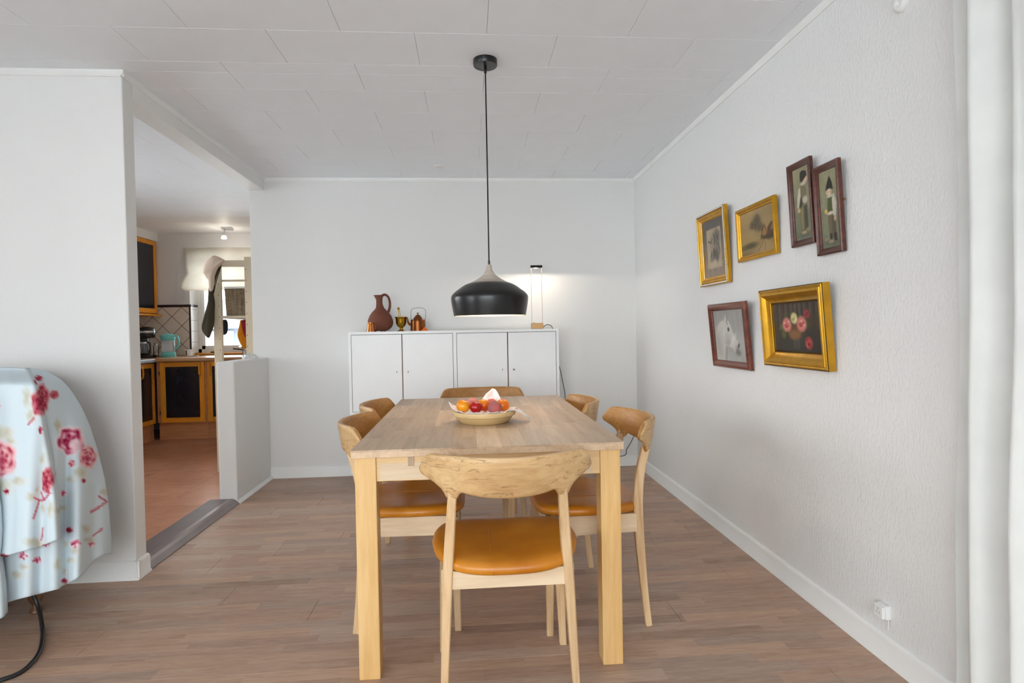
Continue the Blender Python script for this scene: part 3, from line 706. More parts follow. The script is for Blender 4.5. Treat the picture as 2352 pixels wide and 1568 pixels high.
def vcol_mesh(name, mat, P, colfn, parent=None, thick=0):
    """grid of points with a colour per vertex"""
    o = MB().grid(P).build(name, mat, parent, angle=180)
    me = o.data; a = me.color_attributes.new('Col', 'FLOAT_COLOR', 'POINT')
    cols_ = np.ones((len(me.vertices), 4), np.float32); cols_[:, :3] = colfn
    a.data.foreach_set('color', cols_.ravel()); return o
def lin(a):
    a = np.asarray(a, float)/255; return np.where(a <= .04045, a/12.92, ((a+.055)/1.055)**2.4)
class Paint:
    """small painter on a grid; x to the right and y upward, both in 0..1"""
    def __init__(s, nx, ny, seed=0):
        s.X, s.Y = np.meshgrid(np.linspace(0, 1, nx), np.linspace(0, 1, ny)); s.I = np.zeros((ny, nx, 3)); s.rs = np.random.RandomState(seed)
    def blend(s, a, col): s.I = s.I*(1-a[..., None]) + np.asarray(col, float)*a[..., None]
    def fill(s, bottom, top): s.I = np.asarray(bottom, float)*(1-s.Y[..., None]) + np.asarray(top, float)*s.Y[..., None]
    def noise(s, fx, fy, amp):
        g = s.rs.rand(int(fy)+2, int(fx)+2); x = s.X*fx; y = s.Y*fy; i = np.minimum(x.astype(int), int(fx)); j = np.minimum(y.astype(int), int(fy))
        a = x-i; b_ = y-j; a = a*a*(3-2*a); b_ = b_*b_*(3-2*b_)
        v = g[j, i]*(1-a)*(1-b_)+g[j, i+1]*a*(1-b_)+g[j+1, i]*(1-a)*b_+g[j+1, i+1]*a*b_
        s.I = s.I*(1+amp*(v-.5)[..., None]*2); return v
    def ell(s, cx, cy, rx, ry, col, soft=.25, alpha=1, rot=0):
        x, y = s.X-cx, s.Y-cy; c, n = math.cos(rot), math.sin(rot); u, v = (x*c+y*n)/rx, (-x*n+y*c)/ry
        d = np.sqrt(u*u+v*v); s.blend(np.clip((1+soft-d)/(2*soft), 0, 1)*alpha, col)
    def poly(s, pts, col, alpha=1, soft=0):
        ins = np.zeros(s.X.shape, bool); n = len(pts)
        for i in range(n):
            (x0, y0), (x1, y1) = pts[i], pts[(i+1) % n]
            if y0 == y1: continue
            ins ^= ((y0 > s.Y) != (y1 > s.Y)) & (s.X < (x1-x0)*(s.Y-y0)/(y1-y0)+x0)
        a = ins.astype(float)
        for _ in range(1+soft):
            p = np.pad(a, 1, 'edge'); a = (p[1:-1, 1:-1]*2+p[:-2, 1:-1]+p[2:, 1:-1]+p[1:-1, :-2]+p[1:-1, 2:])/6
        s.blend(a*alpha, col)
    def line(s, pts, wd, col, alpha=1, soft=.5):
        d = np.full(s.X.shape, 9.)
        for (x0, y0), (x1, y1) in zip(pts, pts[1:]):
            L = (x1-x0)**2+(y1-y0)**2+1e-12; t = np.clip(((s.X-x0)*(x1-x0)+(s.Y-y0)*(y1-y0))/L, 0, 1)
            d = np.minimum(d, np.hypot(s.X-x0-t*(x1-x0), s.Y-y0-t*(y1-y0)))
        s.blend(np.clip((wd*(1+soft)-d)/(wd*2*soft), 0, 1)*alpha, col)
    def out(s): return lin(np.clip(s.I, 0, 255)).reshape(-1, 3)
def rose(p, cx, cy, rx, ry, main, dark, pale, seed=0, rot=0):
    rs = random.Random(seed); p.ell(cx, cy, rx, ry, tuple((a+b)/2 for a, b in zip(main, pale)), .25, .95, rot); p.ell(cx, cy, rx*.86, ry*.86, main, .4, .9, rot)
    for i in range(9):
        a = rs.uniform(0, 6.28); q = rs.uniform(.25, .7)
        p.ell(cx+rx*q*math.cos(a), cy+ry*q*math.sin(a), rx*.26, ry*.16, rs.choice((pale, dark, main, dark)), .5, .75, a+1.5)
    p.ell(cx-.1*rx, cy-.15*ry, rx*.26, ry*.22, dark, .7, .75, rot); p.line([(cx-.6*rx, cy+.1*ry), (cx-.1*rx, cy+.55*ry), (cx+.5*rx, cy+.35*ry)], .006, pale, .8); p.line([(cx-.4*rx, cy-.55*ry), (cx+.3*rx, cy-.5*ry), (cx+.7*rx, cy)], .006, pale, .7)

# napkin under the fruit: a square of cloth with its corners standing up
def napkin():
    na, nr = 72, 22; P = []; pt = Paint(na+1, nr, 3)
    pk = [(2.95, .030, .150), (1.28, .080, .165), (-.12, .012, .195), (-1.7, -.004, .120)]
    for i in range(nr):
        t = i/(nr-1); row = []
        for j in range(na+1):
            a = 2*PI*j/na; rim = .118; zt_ = .048; ext = 0
            for (c, dz, rmax) in pk:
                dl = math.atan2(math.sin(a-c), math.cos(a-c)); wgt = max(0, 1-abs(dl)/.46)
                rim += (rmax-.118)*wgt; zt_ += dz*wgt
            wv = .003*math.sin(9*a)+.002*math.sin(17*a+1)
            rr_ = rim*t; base = interp(min(rr_, .118), [(0, .013), (.092, .014), (.106, .030), (.114, .046), (.120, .053)])
            z = base if rr_ < .112 else base+(zt_-.048)*((rr_-.112)/max(.006, rim-.112))**1.1
            if rr_ > .112: z = max(z, .0515) if rr_ < .134 else z
            if -.75 < math.atan2(math.sin(a+.12), math.cos(a+.12)) < .75 and rr_ > .132: z = .056-(rr_-.132)*.75
            row.append((rr_*math.cos(a), rr_*math.sin(a), z+wv*t))
        P.append(row)
    pt.fill((238, 234, 236), (240, 238, 240))
    for (a, t, c) in ((2.95, .9, (206, 120, 120)), (1.35, .93, (226, 130, 112)), (1.2, .80, (240, 190, 176)), (1.05, .86, (110, 150, 90)), (1.5, .72, (150, 60, 70)), (.1, .85, (224, 110, 130)), (-.1, .72, (190, 70, 100)), (-.2, .92, (130, 170, 140)), (.3, .95, (228, 150, 160)), (.0, .97, (110, 80, 110)), (2.8, .8, (180, 100, 110))):
        pt.ell((a % (2*PI))/(2*PI), t, .009, .030, c, .5, .85)
    o = vcol_mesh('napkin', 'napkin', P, pt.out()); o.location = bc
    md = o.modifiers.new('solid', 'SOLIDIFY'); md.thickness = .0012; md.offset = 1
    tag(o, 'white floral paper napkin lining the fruit dish', 'napkin')
napkin()
def fruit_mat(name, a, b_, c_, rough):
    m = N(name); v = m.coord(); nz = m.noise(v, 14, 3)
    m.l(m.ramp(nz, [(.3, srgb(*a)), (.5, srgb(*b_)), (.7, srgb(*c_))]), m.b.inputs['Base Color']); m.set(Roughness=rough); return m.m
fm = {'orange': fruit_mat('orange_nectarine', (206, 60, 14), (232, 120, 16), (240, 160, 30), .28), 'red': fruit_mat('red_nectarine', (140, 6, 12), (176, 12, 14), (200, 40, 24), .25),
      'pink': fruit_mat('fuzzy_pink_peach', (206, 110, 100), (222, 140, 124), (200, 96, 92), .85), 'dusky': fruit_mat('fuzzy_dusky_peach', (176, 74, 80), (160, 100, 100), (206, 90, 84), .85)}
def fruit(px, py, Y, r, m, lab, rot):
    P = []; mb = MB(); rings = []
    for i in range(17):
        ph = PI*i/16; row = []
        for j in range(28):
            a = 2*PI*j/28; cre = 1-.05*math.exp(-(math.atan2(math.sin(a), math.cos(a))/.22)**2)*math.sin(ph)
            dimp = -.16*math.exp(-(ph/.35)**2)
            row.append((r*math.sin(ph)*cre*math.cos(a)+1e-5*math.cos(a), r*math.sin(ph)*cre*math.sin(a)+1e-5*math.sin(a), r*(.93*math.cos(ph)+dimp)))
        rings.append(row)
    o = mb.loft(rings).build('peach', fm[m], angle=180); p = at(px, py, Y=Y); o.location = (p.x, p.y, p.z); o.rotation_euler = rot
    tag(o, lab, 'fruit', 'peaches and nectarines in the stoneware dish')
fruit(1064, 932, 2.335, .0285, 'orange', 'orange nectarine against the upturned napkin corner, in the dish', (.3, .2, .5))
fruit(1087, 925, 2.42, .0245, 'pink', 'pale pink peach behind the red nectarine', (.1, -.2, 2.5))
fruit(1093, 935, 2.315, .0255, 'red', 'deep red shiny nectarine in the dish', (.2, .1, 1))
fruit(1112, 930, 2.375, .0270, 'orange', 'orange and yellow nectarine in the middle of the dish', (-.4, .2, -1.2))
fruit(1129, 928, 2.445, .0260, 'pink', 'fuzzy pink peach below the napkin peak', (.2, .4, 2))
fruit(1136, 936, 2.320, .0285, 'dusky', 'fuzzy dusky red peach behind the folded napkin edge', (.1, -.3, 2.2))
fruit(1155, 930, 2.385, .0280, 'orange', 'yellow-orange nectarine with a deep crease, beside the napkin flap', (-.2, .3, -1.5))

# ------------------------------------------------------------------ pictures on the right wall
def hang(name, label, y_left, y_right, z0, z1, lean):
    """thing whose local x runs to the right along the wall, y up, z out of the wall; the top leans out"""
    t = thing(name, label, 'picture', group='framed pictures on the right wall')
    base = Matrix(((0, 0, -1), (-1, 0, 0), (0, 1, 0))).to_4x4()
    m = Matrix.Translation((RX-.003, (y_left+y_right)/2, z0)) @ base @ Matrix.Rotation(lean, 4, 'X')
    t.matrix_world = m; return t, (y_left-y_right), (z1-z0)/math.cos(lean)
def mould(t, w_, h_, prof, mat, name='frame'):
    """profile (inset from the outer edge, height off the back) swept round the rectangle with mitred corners"""
    mb = MB(); rings = []
    for sx, sy, dx, dy in ((-1, 0, 1, 1), (1, 0, -1, 1), (1, 1, -1, -1), (-1, 1, 1, -1)):
        rings.append([(sx*w_/2+dx*i, sy*h_+dy*i, d) for i, d in prof])
    rings.append(rings[0]); n = len(prof)
    mb.loft(rings, cap=False); return mb.build(name, mat, t, angle=30)
def picture(t, w_, h_, inset, z, paint, nx, ny, name='picture'):
    P = [[(-w_/2+inset+(w_-2*inset)*i/(nx-1), inset+(h_-2*inset)*j/(ny-1), z) for i in range(nx)] for j in range(ny)]
    return vcol_mesh(name, 'picture', P, paint.out(), t)
def backing(t, w_, h_): MB().box(-w_/2+.006, w_/2-.006, .006, h_-.006, .001, .004).build('backing_board', 'gold_dark', t)

# two horse heads, beaded gilt frame
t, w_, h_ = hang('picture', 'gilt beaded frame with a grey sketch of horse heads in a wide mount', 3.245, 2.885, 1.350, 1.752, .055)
pr = [(0, .002), (0, .022), (.004, .024), (.010, .024), (.012, .020), (.016, .022), (.026, .022), (.034, .014), (.040, .013), (.042, .009), (.046, .009), (.046, .004), (0, .002)]
mould(t, w_, h_, pr, 'gold'); backing(t, w_, h_)
bd = MB()
def beads(bd, x0, y0, x1, y1, z, step, s):
    n = int(math.hypot(x1-x0, y1-y0)/step)
    for i in range(n):
        f = (i+.5)/n; x = x0+(x1-x0)*f; y = y0+(y1-y0)*f; dx = s if x0 == x1 else step*.34; dy = step*.34 if x0 == x1 else s
        bd.box(x-dx, x+dx, y-dy, y+dy, z-.002, z+.0025)
q = .007
for a in ((-w_/2+q, q, -w_/2+q, h_-q), (w_/2-q, q, w_/2-q, h_-q), (-w_/2+q, h_-q, w_/2-q, h_-q), (-w_/2+q, q, w_/2-q, q)): beads(bd, *a, .0255, .0075, .0026)
q = .041
for a in ((-w_/2+q, q, -w_/2+q, h_-q), (w_/2-q, q, w_/2-q, h_-q)): beads(bd, *a, .0125, .006, .0016)
bd.build('beading', 'plastic_white', t)['kind'] = 'stuff'; mould(t, w_, h_, [(.0035, .0243), (.0105, .0243)], 'gold_dark', 'bead_channel')
p = Paint(70, 80, 1); p.fill((150, 132, 116), (96, 92, 88)); p.poly([(.17, .14), (.83, .14), (.83, .84), (.17, .84)], (176, 158, 132)); p.noise(8, 8, .05)  # mount fades to dark grey at the top: glass reflection painted in
for (cx, cy, rx, ry, c, r_) in ((.62, .66, .16, .13, (96, 92, 88), .3), (.44, .52, .12, .20, (140, 130, 118), .2), (.66, .48, .10, .20, (120, 112, 104), -.1), (.50, .40, .07, .09, (60, 56, 54), 0), (.40, .34, .12, .08, (110, 104, 98), .5), (.62, .34, .07, .14, (84, 80, 76), 0)): p.ell(cx, cy, rx, ry, c, .4, .7, r_)
for a in ([(.24, .64), (.36, .6), (.42, .66)], [(.5, .74), (.56, .66), (.52, .56)], [(.66, .80), (.64, .70), (.7, .62)], [(.76, .76), (.72, .66)], [(.36, .44), (.32, .36)], [(.7, .56), (.76, .44), (.74, .36)]): p.line(a, .012, (58, 56, 54), .8)
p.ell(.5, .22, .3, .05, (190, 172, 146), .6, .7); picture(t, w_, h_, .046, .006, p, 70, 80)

# sepia farm landscape
t, w_, h_ = hang('picture', 'slim gilt frame with a sepia landscape of a thatched farm and trees', 2.785, 2.425, 1.436, 1.690, .05)
pr = [(0, .002), (0, .018), (.003, .020), (.012, .021), (.016, .018), (.018, .014), (.024, .013), (.026, .008), (.026, .004), (0, .002)]
mould(t, w_, h_, pr, 'gold'); backing(t, w_, h_)
p = Paint(100, 76, 2); p.fill((150, 124, 82), (168, 142, 98)); p.noise(6, 5, .05)
p.ell(.3, .62, .35, .10, (150, 128, 96), .5, .6); p.ell(.8, .85, .4, .12, (140, 122, 92), .5, .5)
p.poly([(0, 0), (1, 0), (1, .36), (0, .40)], (150, 126, 84)); p.poly([(0, .26), (.6, .30), (.5, .40), (0, .41)], (158, 134, 88))
for (x, y, rx, ry) in ((.46, .70, .10, .14), (.56, .66, .09, .16), (.36, .66, .08, .09), (.60, .56, .10, .08), (.52, .80, .06, .08)): p.ell(x, y, rx, ry, (92, 80, 60), .5, .75); 
for a in ([(.46, .5), (.46, .8)], [(.46, .62), (.34, .72)], [(.48, .64), (.6, .78)], [(.44, .58), (.3, .62)]): p.line(a, .008, (74, 62, 46), .8)
p.poly([(.60, .30), (.64, .52), (.72, .60), (.80, .42), (.80, .28)], (96, 70, 46)); p.poly([(.64, .40), (.71, .57), (.78, .42), (.76, .34), (.67, .34)], (150, 112, 66)); p.poly([(.80, .28), (.80, .50), (.92, .62), (1, .52), (1, .28)], (92, 70, 50)); p.poly([(.88, .44), (.94, .57), (1, .48), (1, .42)], (144, 110, 68))
p.ell(.86, .30, .2, .06, (78, 66, 46), .5, .9); p.ell(.28, .20, .20, .07, (76, 68, 46), .5, .85); p.ell(.05, .18, .14, .06, (86, 78, 54), .5, .7)
p.poly([(.42, 0), (.62, .22), (.74, .26), (1, .1), (1, 0)], (160, 134, 92)); p.line([(.5, .02), (.66, .22)], .015, (112, 92, 62), .7); p.line([(.72, .0), (.72, .22)], .012, (120, 98, 66), .6); p.ell(.14, .04, .2, .06, (120, 104, 76), .5, .8)
picture(t, w_, h_, .026, .006, p, 100, 76)

# two children, narrow mahogany frames
pr = [(0, .002), (0, .016), (.004, .019), (.012, .017), (.018, .012), (.024, .010), (.025, .004), (0, .002)]
def child_pic(label, yl, yr, z0, z1, kind):
    t, w_, h_ = hang('picture', label, yl, yr, z0, z1, .06); mould(t, w_, h_, pr, 'mahogany'); backing(t, w_, h_)
    p = Paint(56, 150, 5+kind); p.fill((112, 116, 96), (150, 144, 114)); p.noise(5, 9, .06); p.noise(14, 30, .03)
    sh = .04 if kind == 0 else .0; W = (196, 188, 172)
    p.ell(.55, .06, .42, .035, (94, 98, 84), .5, .8)
    if kind == 0:
        p.poly([(.36, .12), (.62, .12), (.74, .46), (.30, .48)], (104, 98, 74), 1, 1); p.poly([(.60, .14), (.80, .16), (.78, .5), (.58, .48)], (78, 76, 62), 1, 1)
        p.poly([(.40, .14), (.52, .14), (.56, .46), (.32, .46)], (136, 124, 86), 1, 1)
        p.ell(.52, .095, .16, .022, (168, 150, 112)); p.ell(.78, .125, .12, .02, (150, 128, 96))
        p.poly([(.30, .46), (.76, .46), (.80, .70), (.54, .76), (.40, .72)], (122, 112, 86), 1, 1); p.ell(.36, .52, .17, .075, (60, 56, 46), .3, .9)
        p.poly([(.16, .46), (.28, .44), (.42, .60), (.44, .72), (.34, .72), (.20, .58)], W, 1, 1); p.ell(.68, .54, .15, .05, (188, 180, 160), .3); p.ell(.27, .415, .09, .03, (196, 170, 140), .3)
        p.ell(.62, .765, .16, .02, W, .4); p.ell(.74, .815, .15, .048, (206, 178, 148), .25); p.poly([(.44, .80), (.46, .93), (.62, .95), (.84, .92), (.86, .86), (.60, .80)], (52, 50, 44), 1, 1)
    else:
        p.poly([(.42, .14), (.60, .14), (.62, .44), (.38, .46)], (112, 98, 76), 1, 1); p.poly([(.60, .12), (.82, .12), (.80, .46), (.58, .46)], (92, 84, 66), 1, 1)
        p.poly([(.44, .10), (.58, .10), (.58, .18), (.44, .18)], (56, 50, 44), 1, 1); p.poly([(.66, .08), (.84, .08), (.82, .18), (.68, .18)], (56, 50, 44), 1, 1)
        p.ell(.50, .075, .15, .024, (150, 136, 106)); p.ell(.24, .115, .13, .02, (140, 128, 100))
        p.poly([(.38, .45), (.74, .45), (.78, .64), (.44, .64)], (84, 92, 56), 1, 1); p.ell(.55, .44, .2, .022, (206, 196, 170), .3)
        p.poly([(.68, .40), (.84, .38), (.90, .56), (.78, .68), (.66, .62)], W, 1, 1); p.ell(.78, .36, .07, .035, (190, 160, 130), .3); p.ell(.30, .475, .08, .028, (214, 170, 92), .3)
        p.ell(.56, .66, .18, .02, W, .4); p.ell(.52, .715, .15, .042, (216, 186, 156), .25); p.ell(.47, .715, .02, .006, (90, 70, 60), .5); p.ell(.60, .712, .02, .006, (90, 70, 60), .5)
        p.poly([(.34, .74), (.42, .82), (.58, .92), (.72, .82), (.76, .73), (.56, .76)], (46, 42, 36), 1, 1)
    picture(t, w_, h_, .024, .006, p, 56, 150)
    MB().lathe([(.003, 0), (.004, .010)], n=8).build('hanger', 'gold_dark', t, loc=(w_/2, h_*.55, .004)).rotation_euler = (0, PI/2, 0)
child_pic('narrow mahogany frame with a child in a dark cap turning sideways', 2.312, 2.153, 1.441, 1.776, 0)
child_pic('narrow mahogany frame with a child in a pointed dark cap and green waistcoat', 2.135, 1.982, 1.384, 1.718, 1)

# white horse head
t, w_, h_ = hang('picture', 'rounded reddish mahogany frame with a drawing of a white horse head', 3.09, 2.668, .905, 1.242, .09)
pr = [(0, .002), (0, .014), (.006, .022), (.016, .025), (.026, .022), (.034, .014), (.037, .009), (.037, .004), (0, .002)]
mould(t, w_, h_, pr, 'mahogany_red'); backing(t, w_, h_)
p = Paint(96, 84, 9); p.fill((176, 174, 170), (150, 147, 143)); p.noise(5, 3, .06); p.noise(22, 2, .03)
p.poly([(0, 0), (.26, 0), (.30, .18), (.34, .30), (.44, .30), (.58, .24), (.66, .14), (.74, .13), (.80, .17), (.82, .27), (.74, .38), (.62, .54), (.56, .68), (.50, .78), (.46, .84), (.44, 1.0), (.40, .90), (.36, .80), (.22, .78), (.08, .66), (0, .5)], (196, 192, 186), 1, 1)
p.poly([(.28, 0), (.34, .0), (.40, .24), (.34, .30)], (150, 147, 142), .8, 2)
for (x, y, rx, ry, c, r_) in ((.12, .3, .10, .3, (172, 168, 162), .2), (.40, .44, .12, .10, (176, 172, 166), 0), (.44, .36, .10, .05, (162, 158, 152), .2), (.72, .22, .08, .10, (132, 128, 124), -.5), (.74, .17, .06, .05, (110, 106, 102), 0), (.60, .42, .05, .14, (214, 210, 204), -.7), (.30, .6, .06, .16, (206, 202, 196), 0)): p.ell(x, y, rx, ry, c, .5, .75, r_)
p.ell(.475, .62, .030, .040, (66, 62, 58), .4, .95); p.ell(.755, .31, .022, .05, (70, 66, 62), .4, .9, -.4); p.line([(.66, .16), (.70, .24)], .008, (84, 80, 76), .8)
p.poly([(.43, .78), (.415, .96), (.45, 1.0), (.50, .96), (.49, .80)], (150, 146, 142), 1, 1); p.line([(.43, .78), (.46, .72)], .012, (100, 96, 92), .7)
for i in range(8): p.line([(.04+.03*i, .1), (.10+.03*i, .5+.03*i)], .006, (160, 156, 150), .4)
picture(t, w_, h_, .036, .006, p, 96, 84)

# roses
t, w_, h_ = hang('picture', 'heavy broad gilt frame with a dark painting of roses in a basket', 2.515, 2.045, .945, 1.279, .075)
pr = [(0, .002), (0, .030), (.003, .033), (.009, .036), (.014, .034), (.018, .037), (.026, .037), (.030, .034), (.040, .024), (.052, .016), (.060, .014), (.061, .010), (.067, .010), (.067, .004), (0, .002)]
mould(t, w_, h_, pr, 'gold'); backing(t, w_, h_); mould(t, w_, h_, [(.0, .0305), (.0032, .0333)], 'gold_dark', 'frame_rim'); mould(t, w_, h_, [(.0605, .0104), (.0675, .0104)], 'gold_dark', 'inner_slip')
p = Paint(120, 84, 12); p.fill((58, 56, 52), (78, 66, 58)); p.noise(4, 3, .1)
for i, x in enumerate((.12, .26, .38, .47, .56, .66, .78, .9)): p.poly([(x, .55), (x+.02, 1), (x+.06, 1), (x+.05, .5)], (104, 92, 82), .5, 2); p.poly([(x-.03, .5), (x-.02, 1), (x, 1), (x, .5)], (44, 38, 36), .6, 2)
p.ell(.85, .62, .16, .12, (74, 60, 46), .5, .8); p.poly([(.32, .34), (.60, .36), (.60, .52), (.36, .56)], (112, 76, 48), 1, 1); p.ell(.46, .34, .13, .10, (134, 96, 60), .3); p.line([(.34, .54), (.40, .82), (.52, .86), (.62, .7)], .006, (74, 64, 50), .8)
for x in (.42, .47, .52): p.poly([(x, .06), (x+.01, .25), (x+.035, .25), (x+.03, .06)], (100, 94, 86), .6, 2)
for (x, y, rx, ry, c) in ((.22, .36, .055, .10, (96, 104, 56)), (.17, .50, .05, .06, (96, 108, 60)), (.28, .74, .04, .07, (84, 84, 56)), (.42, .76, .05, .08, (78, 80, 54)), (.74, .56, .05, .09, (74, 78, 50))): p.ell(x, y, rx, ry, c, .4, .85)
P_, D_, L_ = (204, 116, 108), (160, 56, 58), (228, 174, 158)
rose(p, .30, .55, .095, .14, P_, D_, L_, 1); rose(p, .62, .56, .095, .15, P_, D_, L_, 2); rose(p, .47, .68, .07, .11, (206, 196, 132), (150, 138, 80), (224, 216, 164), 3); rose(p, .74, .76, .06, .09, (140, 52, 50), (104, 30, 34), (160, 76, 70), 4); rose(p, .74, .18, .075, .12, (150, 54, 54), (110, 30, 36), (206, 110, 96), 5)
picture(t, w_, h_, .066, .006, p, 120, 84)

# ------------------------------------------------------------------ fittings on walls and ceiling
p = at(2016, 1403, X=RX-.03); so_ = thing('wall_socket', 'small white surface socket low on the picture wall near the curtain', 'socket', (RX, 1.802, .166))
MB().box(-.018, 0, -.022, .022, -.022, .022).build('back_box', 'plastic_white', so_, .003)
MB().box(-.030, -.018, -.020, .020, -.020, .020).build('cover', 'plastic_white', so_, .003)
for dy, dz in ((.006, -.003), (-.006, -.003), (0, .008)): MB().box(-.0306, -.0298, dy-.0015, dy+.0015, dz-.003, dz+.003).build('slot', 'plastic_grey', so_)
MB().tube([(-.006, -.016, -.022), (-.005, -.016, -.058)], .0015, 6).build('lead', 'plastic_white', so_)
sk = thing('wall_socket', 'grey and white double socket plate behind the dining chair', 'socket', (RX, 4.338, .428))
MB().box(-.012, 0, -.034, .034, -.048, .048).build('plate', 'plastic_white', sk, .003)
MB().box(-.0145, -.012, -.026, .030, -.042, .042).build('insert', 'plastic_grey', sk, .001)
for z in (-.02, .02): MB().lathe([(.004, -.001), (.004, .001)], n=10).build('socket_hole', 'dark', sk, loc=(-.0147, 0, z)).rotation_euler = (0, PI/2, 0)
p = at(2073, 6, X=RX); hk = MB().lathe([(.003, .008), (.007, .008), (.011, .014), (.018, .017), (.026, .012), (.029, .004), (.029, 0)], n=32, cap=True)
hk.v = [(-z, x, y) for x, y, z in hk.v]; tag(hk.build('wall_button', 'plastic_white', loc=(RX, p.y, p.z), angle=60), 'round white button fitting high on the picture wall', 'wall fitting')
p = at(1008, 381, Z=H); tag(MB().lathe([(.0, -.010), (.030, -.009), (.038, -.004), (.040, 0)], n=32).build('ceiling_disc', 'plastic_white', loc=(p.x, p.y, H)), 'small round white disc on the ceiling near the back wall', 'ceiling disc')

# curtain over the glazed door
def curtain():
    P = []; nz, ny = 60, 170
    for i in range(nz+1):
        z = .012+(2.235-.012)*i/nz; row = []; top_ = smooth((z-1.6)/.6)
        edge = 1.452 + .004*math.sin(z*3.1+.5) - .002*math.sin(z*7) + .008*smooth((z-1.5)/.7)
        for j in range(ny+1):
            s = j/ny; y = edge - s*1.5
            ph = s*1.5/.115*2*PI
            a = .026*(.75+.35*math.sin(2.3*s*6+z*.8))
            x = 1.300 + a*math.sin(ph+.18*math.sin(z*1.7+s*9)) + .007*math.sin(ph*2.3+z*.9) + .0015*math.sin(z*9+s*40)
            row.append((x, y, z))
        P.append(row)
    o = MB().grid(P).build('curtain', 'curtain', angle=180)
    tag(o, 'long white linen curtain hanging over the glazed door', 'curtain')
    r_ = thing('curtain_rail', 'white ceiling curtain rail above the glazed door', 'curtain rail', (1.30, .7, H))
    MB().box(-.02, .02, -.95, .79, -.022, 0).build('rail', 'plastic_white', r_, .003)
    for j in range(13): MB().box(-.004, .004, -.002, .002, -.1015, -.022).build('glider', 'plastic_white', r_, loc=(0, .71-j*.115, 0))
curtain()

